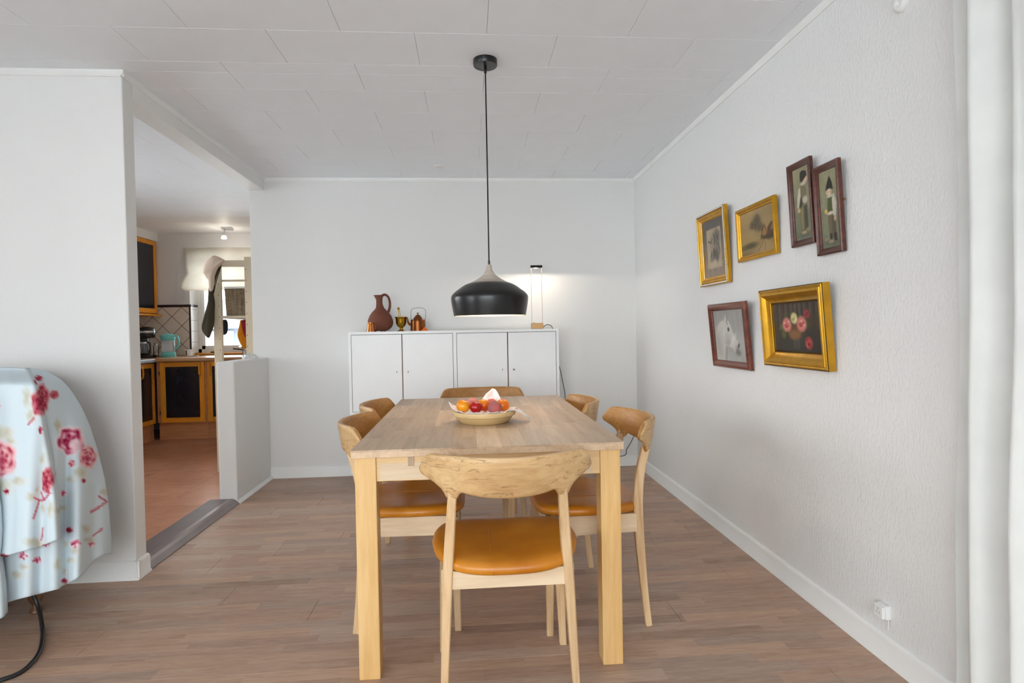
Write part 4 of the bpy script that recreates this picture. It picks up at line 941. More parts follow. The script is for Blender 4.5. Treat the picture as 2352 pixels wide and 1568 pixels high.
# ------------------------------------------------------------------ armchair under a flowered throw
def W2(px, py, Y): p = at(px, py, Y=Y); return Vector((p.x, p.y, p.z))
def throw():
    sil = [(846, 62), (850, 95), (860, 118), (872, 138), (890, 156), (905, 167), (930, 183), (950, 193), (985, 207), (1035, 223), (1070, 232), (1100, 239), (1140, 245), (1170, 249), (1230, 253.5), (1272, 256)]
    def XR(y): return interp(y, sil)
    sheets = []
    # base sheet: front, then its return round the back
    nt, ns = 120, 130; P = []; PX = []
    for i in range(nt+1):
        t = i/nt; tt = t**1.15; row = []; rp = []
        yr = 846+(1272-846)*tt
        for j in range(ns+1):
            s = j/ns; xr = XR(yr); x = -170+(xr+170)*s
            sb_ = x/255
            ybot = interp(x, [(-170, 1420), (0, 1405), (18, 1382), (70, 1368), (134, 1352), (139, 1347), (190, 1322), (225, 1298), (256, 1272)])
            ytop = interp(x, [(-170, 852), (20, 845), (62, 846)])
            f = smooth((s-.80)/.2); yr_mid = ytop+(ybot-ytop)*tt; y = yr_mid*(1-f)+yr*f if s < 1 else yr
            dep = 2.20 - .05*t + .30*(max(0, (s-.62)/.38))**2.2 + .22*(1-smooth(t/.10))
            fold = .018*t*math.sin(x*.055+.8+1.2*t) + .012*t*math.sin(x*.11+2+t*2) + .045*smooth(t*1.3)*math.exp(-((x-142-12*t)/17)**2)
            row.append(W2(x, y, dep+fold)); rp.append((x, y))
        P.append(row); PX.append(rp)
    B = []
    for i in range(nt+1):
        r_ = []
        for j in range(ns+1):
            x, y = PX[i][j]; e = smooth((1-j/ns)/.12); yb_ = P[i][j].y*(1-e)+(2.66-.14*(1-i/nt))*e
            r_.append(W2(x-34*e*min(1, (1-j/ns)/.1+.3), y+6*(1-i/nt)*e, yb_) if j < ns else P[i][j])
        B.append(r_)
    sheets.append((P, PX)); sheets.append(([list(reversed(r[::3]))+[] for r in B[::3]], [list(reversed(r[::3])) for r in PX[::3]]))
    # folded-over front layer
    P = []; PX = []; n1, n2 = 110, 100
    for i in range(n1+1):
        t = i/n1; row = []; rp = []
        for j in range(n2+1):
            s = j/n2
            xr = interp(t, [(0, 66), (.1, 86), (.25, 100), (.5, 118), (.75, 133), (1, 138)])
            x = -170+(xr+170)*s; yb = interp(x, [(-170, 1310), (0, 1278), (20, 1274), (90, 1256), (138, 1236)]); yt = interp(x, [(-170, 851), (20, 844.5), (66, 846)])
            y = yt+(yb-yt)*t; dep = 2.165-.05*t+.20*(1-smooth(t/.10)) + .05*smooth((s-.965)/.035)
            dep += .016*t*math.sin(x*.055+.8+1.2*t)+.010*t*math.sin(x*.11+2+t*2)
            row.append(W2(x, y, dep)); rp.append((x+3, y-8))
        P.append(row); PX.append(rp)
    sheets.append((P, PX))
    # lobe at the outer side
    P = []; PX = []
    for i in range(61):
        t = i/60; row = []; rp = []
        for j in range(41):
            s = j/40; xr = interp(t, [(0, -40), (.3, -14), (.5, 5), (.6, 9), (.68, 7), (.72, 3), (.85, 12), (1, 16)]); x = -170+(xr+170)*s
            yb = interp(x, [(-170, 1460), (-20, 1428), (5, 1418), (16, 1406)]); y = 900+(yb-900)*t; dep = 2.115-.045*t+.05*smooth((s-.93)/.07)
            row.append(W2(x, y, dep)); rp.append((x, y+260))
        P.append(row); PX.append(rp)
    sheets.append((P, PX))
    # print
    reds = [(94, 915, 17, 32, .1, 0), (160, 1012, 33, 33, 0, 1), (200, 1050, 21, 26, 0, 2), (14, 1045, 29, 40, 0, 2), (112, 1095, 13, 30, .0, 0), (88, 870, 9, 6, .6, 3), (122, 907, 11, 10, 0, 0), (95, 980, 4, 9, 0, 3), (-2, 925, 8, 14, 0, 1), (20, 1120, 6, 6, 0, 3), (190, 1104, 5, 5, 0, 3), (144, 1133, 9, 7, 0, 1), (165, 1064, 7, 9, 0, 2), (12, 1270, 12, 7, 0, 3), (55, 1275, 10, 9, 0, 1), (85, 1286, 12, 8, 0, 1), (108, 1248, 9, 7, 0, 1), (160, 1216, 9, 6, 0, 3), (174, 1248, 10, 10, 0, 1), (208, 1250, 8, 5, 0, 1), (148, 1334, 10, 6, 0, 3), (-70, 990, 30, 34, 0, 1), (-90, 1150, 28, 32, 0, 2), (-60, 1300, 18, 18, 0, 0), (40, 1480, 16, 14, 0, 2), (-30, 1560, 26, 26, 0, 1)]
    stems = [[(120, 1123), (106, 1140), (92, 1140), (80, 1135)], [(92, 1140), (84, 1165), (78, 1182)], [(106, 1140), (98, 1122)], [(225, 1140), (243, 1152), (225, 1165), (206, 1176)], [(103, 1204), (102, 1222), (98, 1232)], [(232, 1215), (212, 1230)], [(82, 952), (70, 966)], [(-30, 1100), (-20, 1130)]]
    leaves = [(66, 905, 9, 22), (74, 945, 10, 14), (20, 985, 12, 14), (28, 1005, 10, 8), (2, 985, 14, 18), (130, 978, 6, 16), (100, 1045, 8, 14), (8, 1105, 18, 16), (44, 1095, 14, 10), (74, 1132, 10, 10), (86, 1116, 5, 9), (102, 1155, 5, 14), (120, 1160, 7, 18), (182, 1085, 12, 12), (160, 1100, 10, 8), (140, 1165, 12, 6), (75, 1235, 16, 10), (90, 1240, 12, 9), (150, 1248, 8, 8), (162, 1285, 10, 7), (40, 1318, 12, 9), (55, 1300, 10, 6), (195, 1215, 8, 10), (236, 1130, 10, 8), (146, 1312, 8, 8), (130, 1295, 6, 14), (172, 1262, 8, 10), (200, 1240, 12, 6), (-60, 1060, 20, 16), (-110, 1080, 20, 18), (-20, 870, 14, 8)]
    rs = np.random.RandomState(4)
    def colour(px, py):
        col = np.tile(np.array([206, 219, 226.]), (len(px), 1))
        def put(a, c): col[:] = col*(1-a[:, None])+np.array(c, float)*a[:, None]
        wob = 3*np.sin(px*.21+py*.13)+2*np.sin(px*.37-py*.29)
        for (x, y, rx, ry) in leaves:
            d = np.hypot((px-x+wob*.6)/rx, (py-y+wob*.5)/ry); put(np.clip((1.25-d)/.5, 0, 1)*.75, (196, 196, 182)); put(np.clip((.7-d)/.4, 0, 1)*.5, (172, 172, 154))
            put(np.clip((1.5-np.hypot((px-x-rx*.8)/rx, (py-y-ry*.3)/ry))/.9, 0, 1)*.22, (222, 206, 184))
        for st in stems:
            for (a, b_), (c, d_) in zip(st, st[1:]):
                L = (c-a)**2+(d_-b_)**2; t = np.clip(((px-a)*(c-a)+(py-b_)*(d_-b_))/L, 0, 1); dd = np.hypot(px-a-t*(c-a), py-b_-t*(d_-b_)); put(np.clip((3.2-dd)/2, 0, 1)*.85, (184, 74, 92))
        for (x, y, rx, ry, rot, kind) in reds:
            u, v = (px-x)/rx, (py-y)/ry; ang = np.arctan2(v, u); r_ = np.hypot(u, v)*(1+.07*np.sin(5*ang+x)+.04*np.sin(9*ang+y))
            main, dark, pale = {0: ((178, 78, 92), (140, 28, 56), (214, 140, 146)), 1: ((196, 86, 118), (142, 14, 56), (244, 226, 230)), 2: ((216, 140, 148), (166, 46, 72), (232, 196, 198)), 3: ((160, 30, 60), (132, 20, 48), (196, 110, 120))}[kind]
            put(np.clip((1.12-r_)/.2, 0, 1)*.9, pale); put(np.clip((.95-r_)/.2, 0, 1)*.9, main)
            sw_ = np.sin(3*ang+9*r_+x*.3)*np.sin(2*ang-7*r_+y*.2)
            k_ = np.clip((1-r_)/.2, 0, 1); put(k_*np.clip(sw_*1.6-.2, 0, 1)*.85, dark); put(k_*np.clip(-sw_*1.6-.35, 0, 1)*.8, pale)
            put(np.clip((.42-np.hypot(u+.1, v-.1))/.3, 0, 1)*.8, dark)
            if kind == 1: put(np.clip((.45-np.hypot((u-.35)/1.2, (v-.25)))/.2, 0, 1)*.85, pale)
        return lin(np.clip(col, 0, 255))
    mb = MB(); pc = []
    for P, PX in sheets:
        mb.grid(P); pc += [q for r in PX for q in r]
    org = Vector((-1.9, 2.35, 0)); mb.v = [(p[0]-org.x, p[1]-org.y, p[2]-org.z) for p in mb.v]
    o = mb.build('throw_blanket', 'blanket', angle=180); o.location = org
    pc = np.array(pc); a = o.data.color_attributes.new('Col', 'FLOAT_COLOR', 'POINT')
    cols_ = np.ones((len(pc), 4), np.float32); cols_[:, :3] = colour(pc[:, 0], pc[:, 1]); a.data.foreach_set('color', cols_.ravel())
    md = o.modifiers.new('solid', 'SOLIDIFY'); md.thickness = .007; md.offset = 0
    tag(o, 'pale blue fleece throw printed with red and pink roses, draped over the armchair', 'blanket')
throw()
foot = at(83, 1406, Z=0)
AC = thing('armchair', 'armchair hidden under the rose-printed throw, with dark turned feet', 'armchair', (-2.15, 2.40, 0))
ao = Vector((-2.15, 2.40, 0))
for x, y in ((foot.x, foot.y), (-2.56, 2.50), (-2.56, 2.30), (-1.98, 2.30)):
    MB().lathe([(.020, 0), (.024, .006), (.022, .016), (.012, .026), (.011, .034), (.020, .048), (.026, .062), (.024, .078), (.016, .086)], n=20).build('foot', 'turned', AC, loc=(x-ao.x, y-ao.y, 0))
MB().prism([(-2.60-ao.x, 2.27-ao.y), (-1.95-ao.x, 2.27-ao.y), (foot.x+.03-ao.x, foot.y-.03-ao.y), (foot.x+.03-ao.x, foot.y+.03-ao.y), (-2.60-ao.x, foot.y+.04-ao.y)], .086, .135).build('base_rail', 'turned', AC, .006)
MB().box(-.47, .26, -.15, .21, .135, .34).build('seat_base', 'upholstery', AC, .03, 3)
MB().box(-.46, .10, -.075, .135, .345, .44).build('seat_cushion', 'upholstery', AC, .035, 4)
for y0, y1 in ((-.15, -.08), (.14, .21)): MB().prism([(-.47, .34), (.16, .34), (.16, .60), (-.36, .56), (-.46, .50)], y0, y1, 'y').build('armrest', 'upholstery', AC, .025, 4)
MB().prism([(.10, .345), (.34, .345), (.33, .55), (.24, .86), (.14, .92), (.04, .90), (.02, .82)], -.15, .20, 'y').build('backrest', 'upholstery', AC, .035, 4)
cab = [W2(66, 1350, 2.29), W2(77, 1366, 2.29), W2(89, 1396, 2.29)] + [at(x, y, Z=.007) for x, y in ((97, 1440), (97, 1472), (90, 1498), (72, 1523), (45, 1545), (0, 1562), (-60, 1578), (-160, 1600))]
tag(MB().tube(spline(cab, 6), .0075, 10).build('power_cable', 'cable'), 'thick black cable coming from under the throw along the floor', 'cable')

# ------------------------------------------------------------------ kitchen
def framed_door(parent, org, axis, a0, a1, z0, z1, plane, out, fr=.05, handle=None, hz=None):
    """pine frame round a dark panel; axis is the direction along the door, plane its front, out the sign it faces"""
    def bx(name, mat, p0, p1, d0, d1, q0, q1, par, bev, o_):
        if axis == 'x': return box(name, mat, p0, p1, min(plane-out*d0, plane-out*d1), max(plane-out*d0, plane-out*d1), q0, q1, par, bev, 2, o_)
        return box(name, mat, min(plane-out*d0, plane-out*d1), max(plane-out*d0, plane-out*d1), p0, p1, q0, q1, par, bev, 2, o_)
    d = bx('door', 'kblue', a0+fr-.005, a1-fr+.005, .008, .014, z0+fr-.005, z1-fr+.005, parent, 0, org)
    dl = tuple(Vector(d.location)+Vector(org))
    bx('stile', 'kwood', a0, a0+fr, 0, .02, z0, z1, d, .003, dl); bx('stile', 'kwood', a1-fr, a1, 0, .02, z0, z1, d, .003, dl)
    bx('rail', 'kwood_x', a0+fr, a1-fr, 0, .02, z0, z0+fr, d, .003, dl); bx('rail', 'kwood_x', a0+fr, a1-fr, 0, .02, z1-fr, z1, d, .003, dl)
    if handle is not None:
        h = hz or (z1-.145, z1-.025); pl = plane+out*.0
        def P_(dd, z): return (handle, plane+out*dd, z) if axis == 'x' else (plane+out*dd, handle, z)
        path = spline([P_(0, h[0]), P_(.022, h[0]+.012), P_(.026, (h[0]+h[1])/2), P_(.022, h[1]-.012), P_(0, h[1])], 5)
        MB().tube([Vector(p)-Vector(dl) for p in path], .0085, 10, up=(1, 0, 0) if axis == 'x' else (0, 1, 0)).build('handle', 'kwood', d)
    return d
FY = 6.335
def base_unit(x0, x1, doors, label, xl=None):
    o = Vector(((x0+x1)/2, 6.7, ZK)); c = thing('base_cabinet', label, 'cabinet', o, group='kitchen base cabinets')
    box('body', 'kplinth', x0+.001, x1-.001, FY+.021, KB-.003, .212, .862, c, 0, 2, tuple(o))
    box('plinth', 'kplinth', x0+.001, x1-.001, FY+.05, FY+.066, ZK, .211, c, 0, 2, tuple(o))
    for (a, b_, hx) in doors: framed_door(c, tuple(o), 'x', a, b_, .214, .853, FY, -1, .05, hx)
    return c
c1 = base_unit(-3.292, -2.785, [(-3.247, -2.80, -2.838)], 'pine and navy base cabinet in the kitchen corner, hinged on the corner side')
for z in (.30, .72): box('hinge', 'chrome', -3.262, -3.25, FY+.0, FY+.02, z, z+.04, c1, .001, 2, tuple(c1.location))
base_unit(-2.784, -2.29, [(-2.769, -2.31, -2.735)], 'pine and navy base cabinet mostly hidden behind the shelf post')
base_unit(-2.289, -1.3, [(-2.275, -1.8, -1.84), (-1.79, -1.32, -1.75)], 'pine and navy double base cabinet below the kitchen window')
o = Vector((-3.62, 5.7, ZK)); c2 = thing('base_cabinet', 'pine and navy base cabinet under the grey worktop, beside the kitchen corner', 'cabinet', o, group='kitchen base cabinets')
box('body', 'kplinth', KL+.003, -3.318, 5.0, FY, .212, .858, c2, 0, 2, tuple(o)); box('plinth', 'kplinth', -3.366, -3.35, 5.0, FY+.05, ZK, .211, c2, 0, 2, tuple(o))
framed_door(c2, tuple(o), 'y', 5.99, 6.325, .214, .845, -3.296, 1, .045, 6.065, (.70, .82))
framed_door(c2, tuple(o), 'y', 5.50, 5.98, .214, .845, -3.296, 1, .045, 5.93, (.70, .82))
wt = tag(MB().prism([(KL+.002, FY-.03), (-1.25, FY-.03), (-1.25, KB-.001), (KL+.002, KB-.001)], .8625, .895).build('worktop', 'worktop', bevel=.004), 'long wooden worktop below the kitchen window', 'worktop')
tag(MB().box(KL+.002, -3.268, 5.0, FY-.031, .8585, .892).build('worktop', 'steel', bevel=.004), 'grey worktop along the left kitchen wall', 'worktop')
uo = Vector((-3.78, 6.6, 1.385)); uc = thing('wall_cabinet', 'pine wall cabinet with a navy door above the coffee maker', 'cabinet', uo)
box('body', 'kwood', KL+.002, -3.641, 5.9, KB-.004, 1.386, 2.238, uc, 0, 2, tuple(uo))
framed_door(uc, tuple(uo), 'y', 6.46, 7.055, 1.40, 2.236, -3.62, 1, .052); framed_door(uc, tuple(uo), 'y', 5.92, 6.45, 1.40, 2.236, -3.62, 1, .052)
box('cornice_strip', 'kwood', KL+.002, -3.590, 5.9, KB-.004, 1.365, 1.386, uc, .006, 3, tuple(uo))

# tiled splashback: bed of grout with diagonal tiles on it
def clip(poly, x0, x1, z0, z1):
    for ax, v, sg in ((0, x0, 1), (0, x1, -1), (1, z0, 1), (1, z1, -1)):
        out = []
        for i in range(len(poly)):
            a, b_ = poly[i], poly[(i+1) % len(poly)]; ia, ib = sg*(a[ax]-v) >= 0, sg*(b_[ax]-v) >= 0
            if ia: out.append(a)
            if ia != ib:
                t = (v-a[ax])/(b_[ax]-a[ax]); out.append((a[0]+t*(b_[0]-a[0]), a[1]+t*(b_[1]-a[1])))
        poly = out
        if len(poly) < 3: return None
    return poly
sb = struct(MB().box(KL, WX0, KB-.006, KB, .895, 1.50).build('wall_splashback', 'grout'))
ref = at(394.6, 727, Y=KB-.01); hd_ = .110
for i in range(-6, 6):
    for j in range(-6, 6):
        if (i+j) % 2: continue
        cx, cz = ref.x+i*hd_, ref.z+hd_+j*hd_; q = hd_-.0045
        pl_ = clip([(cx-q, cz), (cx, cz-q), (cx+q, cz), (cx, cz+q)], KL+.004, WX0-.010, .899, 1.469)
        if pl_: MB().prism(pl_, KB-.011, KB-.006, 'y').build('tile', 'tile', sb)
x = KL+.003
while x < WX0-.02:
    x1 = min(x+.215, WX0-.004); MB().box(x, x1-.003, KB-.013, KB-.006, 1.474, 1.499).build('border_tile', 'tile_dark', sb, .003); x += .215
MB().box(WX0-.007, WX0, KB-.013, KB-.006, .896, 1.47).build('edge_strip', 'tile_dark', sb)
rv = struct(MB().box(WX0, WX0+.006, KB-.006, KB+.168, .923, 1.50).build('wall_reveal', 'grout'))
for i in range(5):
    z = .925+i*.13; z1 = min(z+.127, 1.472)
    if z1 > z: MB().box(WX0+.006, WX0+.011, KB-.005, KB+.166, z, z1).build('tile', 'tile_white', rv)
MB().box(WX0+.006, WX0+.013, KB-.006, KB+.168, 1.474, 1.499).build('border_tile', 'tile_dark', rv)

# roman blind
bl = []; prof = [(-.030, 2.165), (-.034, 2.05), (-.036, 1.95), (-.038, 1.86), (-.075, 1.80), (-.105, 1.74), (-.118, 1.69), (-.105, 1.668), (-.060, 1.660), (-.040, 1.672)]
P = []
for y, z in prof:
    P.append([(-3.302+2.1*i/60 + (.018 if 1.84 < z < 1.9 else 0)*(1 if i < 3 else 0) - (.022 if z < 1.76 else 0)*(1 if i < 3 else 0), KB+y+.006*math.sin(i*.9)*smooth((1.86-z)/.1), z+.004*math.sin(i*.55)*smooth((1.9-z)/.2)) for i in range(61)])
bo = MB().grid(P).build('roman_blind', 'blind', angle=60); md = bo.modifiers.new('solid', 'SOLIDIFY'); md.thickness = .003
tag(bo, 'cream roman blind half lowered over the kitchen window', 'blind')

# ceiling spot
cs = thing('ceiling_spot', 'small chrome spotlight on the kitchen ceiling, switched on', 'spotlight', (-2.68, 6.74, H))
MB().box(-.05, .05, -.05, .05, -.022, 0).build('plate', 'chrome', cs, .004)
MB().tube([(-.03, -.01, -.02), (-.032, -.01, -.06)], .007, 8).build('arm', 'chrome', cs)
MB().lathe([(.018, -.056), (.020, -.085), (.022, -.09)][::-1], (-.034, -.01, 0), 16).build('head', 'chrome', cs)
MB().lathe([(.021, -.09), (.029, -.118), (.024, -.125), (.001, -.127)][::-1], (-.036, -.01, 0), 20).build('bulb', 'spot_bulb', cs)
sl = bpy.data.lights.new('kitchen_spot_light', 'POINT'); sl.energy = 2.0; sl.color = (1, .90, .75); sl.shadow_soft_size = .04
slo = bpy.data.objects.new('kitchen_spot_light', sl); C.objects.link(slo); slo.parent = cs; slo.location = (-.036, -.01, -.17)

# things on the worktop
CT = .895
co = Vector((-3.52, 6.62, CT)); cm = thing('coffee_maker', 'black coffee maker with a glass jug and chrome band', 'coffee maker', co)
MB().lathe([(.085, 0), (.088, .01), (.086, .030), (.05, .034)], n=32).build('base', 'black_plastic', cm)
MB().box(-.10, -.015, .03, .10, .02, .30).build('tower', 'black_plastic', cm, .02, 3)
MB().lathe([(.04, .215), (.075, .22), (.082, .235), (.082, .272), (.05, .275)], n=32).build('filter_housing', 'black_plastic', cm)
MB().lathe([(.084, .272), (.086, .276), (.086, .294), (.083, .297)], n=32).build('band', 'chrome', cm)
MB().lathe([(.084, .297), (.082, .318), (.066, .334), (.03, .342), (.001, .343)], n=32).build('lid', 'black_plastic', cm)
MB().lathe([(.050, .036), (.060, .05), (.060, .11), (.048, .160), (.05, .175), (.047, .176), (.045, .16), (.057, .11), (.057, .05), (.04, .039)], (-.02, -.005, 0), 28).build('carafe', 'glass', cm)
MB().lathe([(.052, .158), (.053, .176), (.04, .182)], (-.02, -.005, 0), 28).build('carafe_collar', 'chrome', cm)
MB().tube(spline([(.032, -.03, .168), (.055, -.045, .16), (.058, -.047, .10), (.04, -.035, .06)], 5), .009, 8, up=(0, 1, 0)).build('carafe_handle', 'black_plastic', cm)
wc = MB().lathe([(.026, 0), (.028, .004), (.028, .135), (.0265, .135), (.0265, .006), (.001, .006)], n=24).build('glass_canister', 'glass', None); wc.location = (-3.55, 6.86, CT); tag(wc, 'tall glass canister with steel lid between coffee maker and jug', 'canister')
MB().lathe([(.029, .134), (.029, .155), (.02, .160)], n=24).build('lid', 'chrome', wc)
jo = Vector((-3.335, 6.70, CT)); ju = thing('filter_jug', 'clear water filter jug with teal base, lid and handle', 'jug', jo)
MB().lathe([(.074, 0), (.076, .004), (.068, .058), (.05, .062)], n=32).build('base', 'teal', ju)
MB().lathe([(.066, .060), (.068, .10), (.067, .19), (.064, .19), (.065, .1), (.062, .066)], n=32).build('container', 'water_glass', ju)
MB().lathe([(.066, .186), (.070, .192), (.074, .235), (.073, .245), (.05, .252), (.03, .262), (.001, .263)], n=32).build('lid', 'teal', ju)
MB().prism([(-.070, .215), (-.092, .240), (-.070, .246)], -.015, .015, 'y').build('spout', 'teal', ju, .003)
MB().tube(spline([(.066, 0, .236), (.098, 0, .228), (.112, 0, .18), (.104, 0, .12), (.078, 0, .085)], 5), .011, 10, up=(0, 1, 0)).build('handle', 'teal', ju)
mo_ = Vector((-3.165, 6.80, CT)); mg = thing('mug', 'white mug with a brown motif beside the window', 'mug', mo_)
MB().lathe([(.036, .003), (.038, 0), (.040, .08), (.037, .08), (.034, .006), (.001, .006)], n=28).build('body', 'ceramic', mg)
MB().tube(spline([(.038, 0, .065), (.060, 0, .06), (.060, 0, .025), (.037, 0, .018)], 5), .005, 8, up=(0, 1, 0)).build('handle', 'ceramic', mg)
MB().grid([[(.0400*math.sin(a), -.0400*math.cos(a), z) for a in [-.55+.08*i for i in range(8)]] for z in (.012, .03, .05, .07)]).build('motif', 'gap_brown', mg)
tag(MB().lathe([(.001, .004), (.05, .004), (.052, .012), (.054, .012), (.045, 0), (.001, 0)], n=28).build('saucer', 'ceramic', loc=(-3.075, 6.72, CT)), 'small white saucer next to the mug on the worktop', 'saucer')
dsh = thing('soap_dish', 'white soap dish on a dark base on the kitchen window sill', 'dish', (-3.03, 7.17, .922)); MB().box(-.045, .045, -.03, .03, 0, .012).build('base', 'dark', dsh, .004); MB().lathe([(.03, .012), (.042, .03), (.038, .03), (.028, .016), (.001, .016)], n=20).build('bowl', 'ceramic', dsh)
tp = thing('kitchen_tap', 'chrome kitchen tap with a black lever in front of the window', 'tap', (-2.62, 6.98, CT)); MB().lathe([(.024, 0), (.022, .05), (.02, .06)], n=18).build('body', 'chrome', tp)
MB().tube(spline([(0, 0, .05), (0, -.08, .10), (0, -.17, .09)], 5), .011, 10).build('spout', 'chrome', tp); MB().tube([(0, 0, .06), (-.12, -.02, .075)], .008, 8).build('lever', 'black_plastic', tp)
tag(MB().tube(spline([(-3.425, 6.62, CT+.012), (-3.44, 6.75, CT+.05), (-3.45, 6.88, CT+.075), (-3.455, 6.98, CT+.10), (-3.46, 7.075, CT+.16)], 6), .004, 7).build('appliance_cord', 'cable'), 'black cord of the coffee maker running to the splashback', 'cord')

# ------------------------------------------------------------------ shelf unit with hanging bags
LY = 4.765
sh = thing('shelf_unit', 'beige painted ladder shelf unit standing behind the half wall', 'shelf', (-1.86, LY+.4, ZK))
def sx(px, py): return at(px, py, Y=LY).x
so2 = (-1.86, LY+.4, ZK)
PLX = (-2.022, -1.960); PRX = (-1.774, -1.710)
for yy in (LY, LY+.80):
    for (a, b_), zt_ in ((PLX, 1.722), (PRX, 1.748)):
        post = box('post', 'beige_paint', a, b_, yy, yy+.032, ZK, zt_, sh, .003, 2, so2)
        if yy == LY:
            for i in range(13):
                hx = b_-.016 if a < -1.9 else a+.012
                hz_ = zt_-.10-.088*i
                h = MB().lathe([(.0035, -.0004), (.0035, .0004)], n=8); h.v = [(x, z, y) for x, y, z in h.v]
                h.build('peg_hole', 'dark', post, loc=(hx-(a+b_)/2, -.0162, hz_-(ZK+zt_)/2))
    for z0_, z1_ in ((1.672, 1.722), (1.553, 1.568), (1.260, 1.279), (.60, .619), (.16, .179)):
        box('rung', 'beige_paint', PLX[1], PRX[0], yy+.004, yy+.028, z0_, z1_, sh, .002, 2, so2)
for z in (1.260, .60, .16):
    for i in range(3):
        x0 = PLX[1]+.001+i*.066; box('shelf_board', 'beige_paint', x0, x0+.062, LY+.033, LY+.799, z, z+.018, sh, .002, 2, so2)
bk = thing('basket', 'woven grass basket on the shelf unit above the half wall', 'basket', (-1.862, LY+.24, 1.2785))
MB().loft([[(sx_*(.088+.008*t)+0, sy_*(.17+.01*t), t*.225) for sx_, sy_ in ((-1, -1), (1, -1), (1, 1), (-1, 1))] for t in (0, .5, 1)]).build('body', 'wicker', bk, .008)
MB().box(-.097, .097, -.181, .181, .222, .238).build('liner', 'plastic_white', bk, .004)
def inflate(name, mat, outline, Y, th, parent=None, org=None, n=64):
    """soft closed body with the given outline (pixels at depth Y) and a real thickness"""
    pts = [Vector(p) for p in outline]; pts2 = [Vector((p[0], p[1], 0)) for p in outline]
    loop = spline(pts2+[pts2[0]], max(3, n//len(pts2)))[:-1]
    c = sum(loop, Vector())/len(loop); k = mpp(Y); rings = []
    for i in range(9):
        ph = -PI/2+PI*i/8; s = max(.02, math.cos(ph)**.6 if abs(math.cos(ph)) > 1e-6 else .02); d = math.sin(ph)*th/2
        ring = []
        for p in loop:
            q = c+(p-c)*s; wp_ = at(q.x, q.y, Y=Y); ring.append((wp_.x, Y+d+.003*math.sin(p.x*.2+p.y*.15)*s, wp_.z))
        rings.append(ring)
    mb = MB().loft(rings); v = np.array(mb.v); o_ = v.mean(0); o_[2] = v[:, 2].min(); mb.v = [tuple(p) for p in v-o_]
    return mb.build(name, mat, parent, angle=180, loc=tuple(o_))
tag(inflate('sun_hat', 'hat', [(467, 626), (470, 608), (478, 595), (490, 587), (501, 589), (511, 594), (517, 598), (509, 603), (502, 611), (495, 624), (489, 642), (488, 666), (481, 667), (480, 646), (473, 637)], LY-.095, .06), 'beige cotton hat hooked on the corner of the shelf unit', 'hat')
ob = thing('shoulder_bag', 'olive canvas bag hanging by its strap from the shelf post', 'bag', at(478, 776, Y=LY-.03))
oo = Vector(ob.location)
m_ = inflate('pouch', 'olive', [(486, 640), (492, 652), (490, 668), (493, 700), (491, 745), (485, 767), (479, 776), (468, 766), (464, 752), (470, 722), (477, 700), (481, 682), (480, 662)], LY-.035, .05, ob); m_.location = Vector(m_.location)-oo
MB().tube([Vector(p)-oo for p in spline([at(511, 601, Y=LY-.012), at(502, 618, Y=LY-.02), at(494, 640, Y=LY-.024), at(488, 662, Y=LY-.03)], 5)], .008, 8).build('strap', 'olive', ob)
MB().tube([Vector(p)-oo for p in spline([at(511, 601, Y=LY-.012), at(497, 645, Y=LY-.014), at(491, 672, Y=LY-.025)], 5)], .003, 6).build('thin_strap', 'charcoal', ob)
def hung(name, mat, outline, lab, cat, Y, th):
    o_ = inflate(name, mat, outline, Y, th); tag(o_, lab, cat); return o_
hung('cloth_pouch', 'charcoal', [(507, 735), (514, 734), (520, 735), (523, 750), (521, 765), (514, 769), (507, 768)], 'dark charcoal pouch hanging under the shelf with the basket', 'bag', LY+.12, .05)
och = hung('tea_towel', 'ochre', [(552, 735), (560, 734), (566, 735), (567, 770), (566, 799), (556, 795), (548, 780), (546, 765), (550, 745)], 'ochre cloth with a dark red corner hanging under the basket shelf', 'cloth', LY+.10, .03)
rp_ = inflate('red_corner', 'red_cloth', [(554, 737), (566, 737), (566, 774), (560, 768), (556, 750)], LY+.082, .012, och); rp_.location = Vector(rp_.location)-Vector(och.location); rp_['label'] = 'dark red patterned corner'
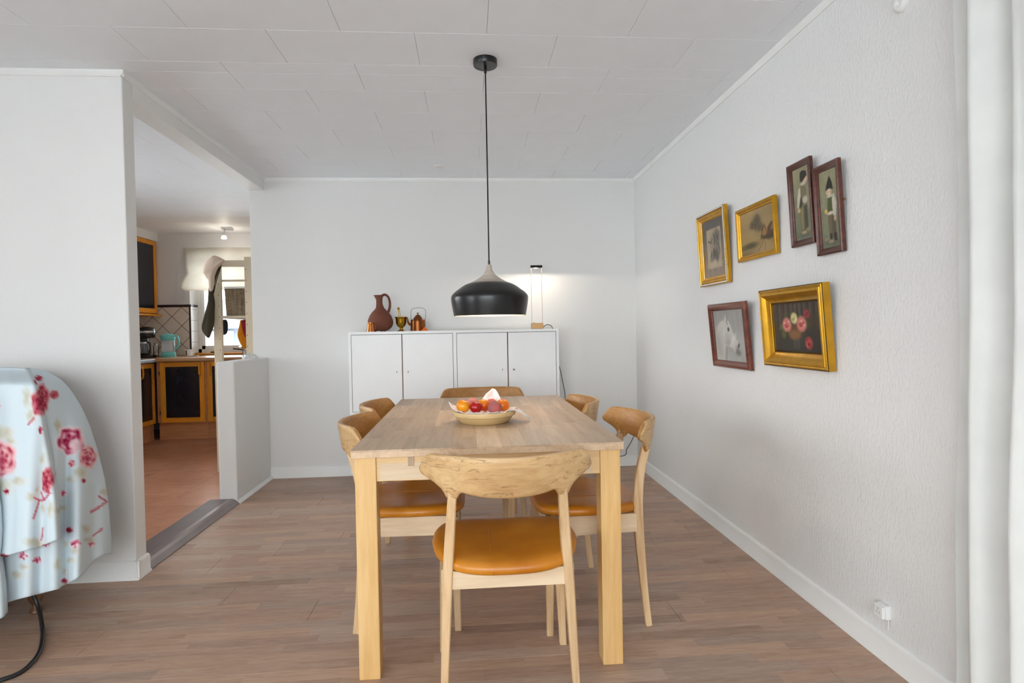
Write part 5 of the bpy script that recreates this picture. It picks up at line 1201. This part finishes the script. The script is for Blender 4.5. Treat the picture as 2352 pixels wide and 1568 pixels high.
# crumpled bag on the half wall
cr = Vector((-1.62, 4.42, .948)); mb = MB(); rr2 = random.Random(5); rings = []
for i in range(7):
    ph = i/6*PI/2; rings.append([(.045*math.cos(ph)*math.cos(2*PI*j/18)*(1+rr2.uniform(-.25, .25))+.001, .09*math.cos(ph)*math.sin(2*PI*j/18)*(1+rr2.uniform(-.25, .25)), .035*math.sin(ph)*(1+rr2.uniform(-.3, .3)) if i else 0) for j in range(18)])
tag(mb.loft(rings).build('plastic_bag', 'plastic_white', loc=cr, angle=20), 'crumpled white plastic bag lying on top of the half wall', 'bag')

# ------------------------------------------------------------------ outside the kitchen window
nh = thing('neighbour_house', 'blue-grey neighbouring house seen through the kitchen window', 'house', (-6, 13, -.22))
MB().box(-6, 6, 0, 4, 0, 1.50).build('wall', 'outwall', nh); MB().prism([(-.3, 1.50), (4.3, 1.50), (2.4, 2.25), (1.6, 2.25)], -6.2, 6.2, 'x').build('roof', 'roof', nh)
for x in (-3.4, .3, 2.6):
    wdw = MB().box(x-.6, x+.6, -.06, 0, .75, 1.45).build('window', 'trim', nh); MB().box(x-.52, x+.52, -.08, -.06, .82, 1.38).build('pane', 'pane', wdw)
gb = at(537, 800, Y=9.2); gs = thing('garden_shrub', 'small green shrub with a pale bloom outside the kitchen window', 'shrub', (gb.x, 9.2, -.22))
mb = MB(); rr3 = random.Random(9)
for i in range(420):
    d = Vector((rr3.gauss(0, 1), rr3.gauss(0, 1), rr3.gauss(0, 1))).normalized()*rr3.uniform(.5, 1); c = Vector((d.x*.22, d.y*.22, .85+d.z*.26)); a = Vector((rr3.gauss(0, 1), rr3.gauss(0, 1), rr3.gauss(0, .5))).normalized()*.045; b_ = a.cross(d).normalized()*.02
    mb.add([c-a, c+b_, c+a, c-b_], [(0, 1, 2, 3)])
fo = mb.build('foliage', 'leaf', gs); fo['kind'] = 'stuff'
MB().tube([(0, 0, 0), (.01, 0, .4), (0, 0, .8)], [.02, .015, .01], 8).build('stem', 'turned', gs)
MB().lathe([(.001, -.06), (.05, -.04), (.07, 0), (.05, .04), (.001, .06)], (.02, -.05, 1.17), 16).build('bloom', 'peach', gs)
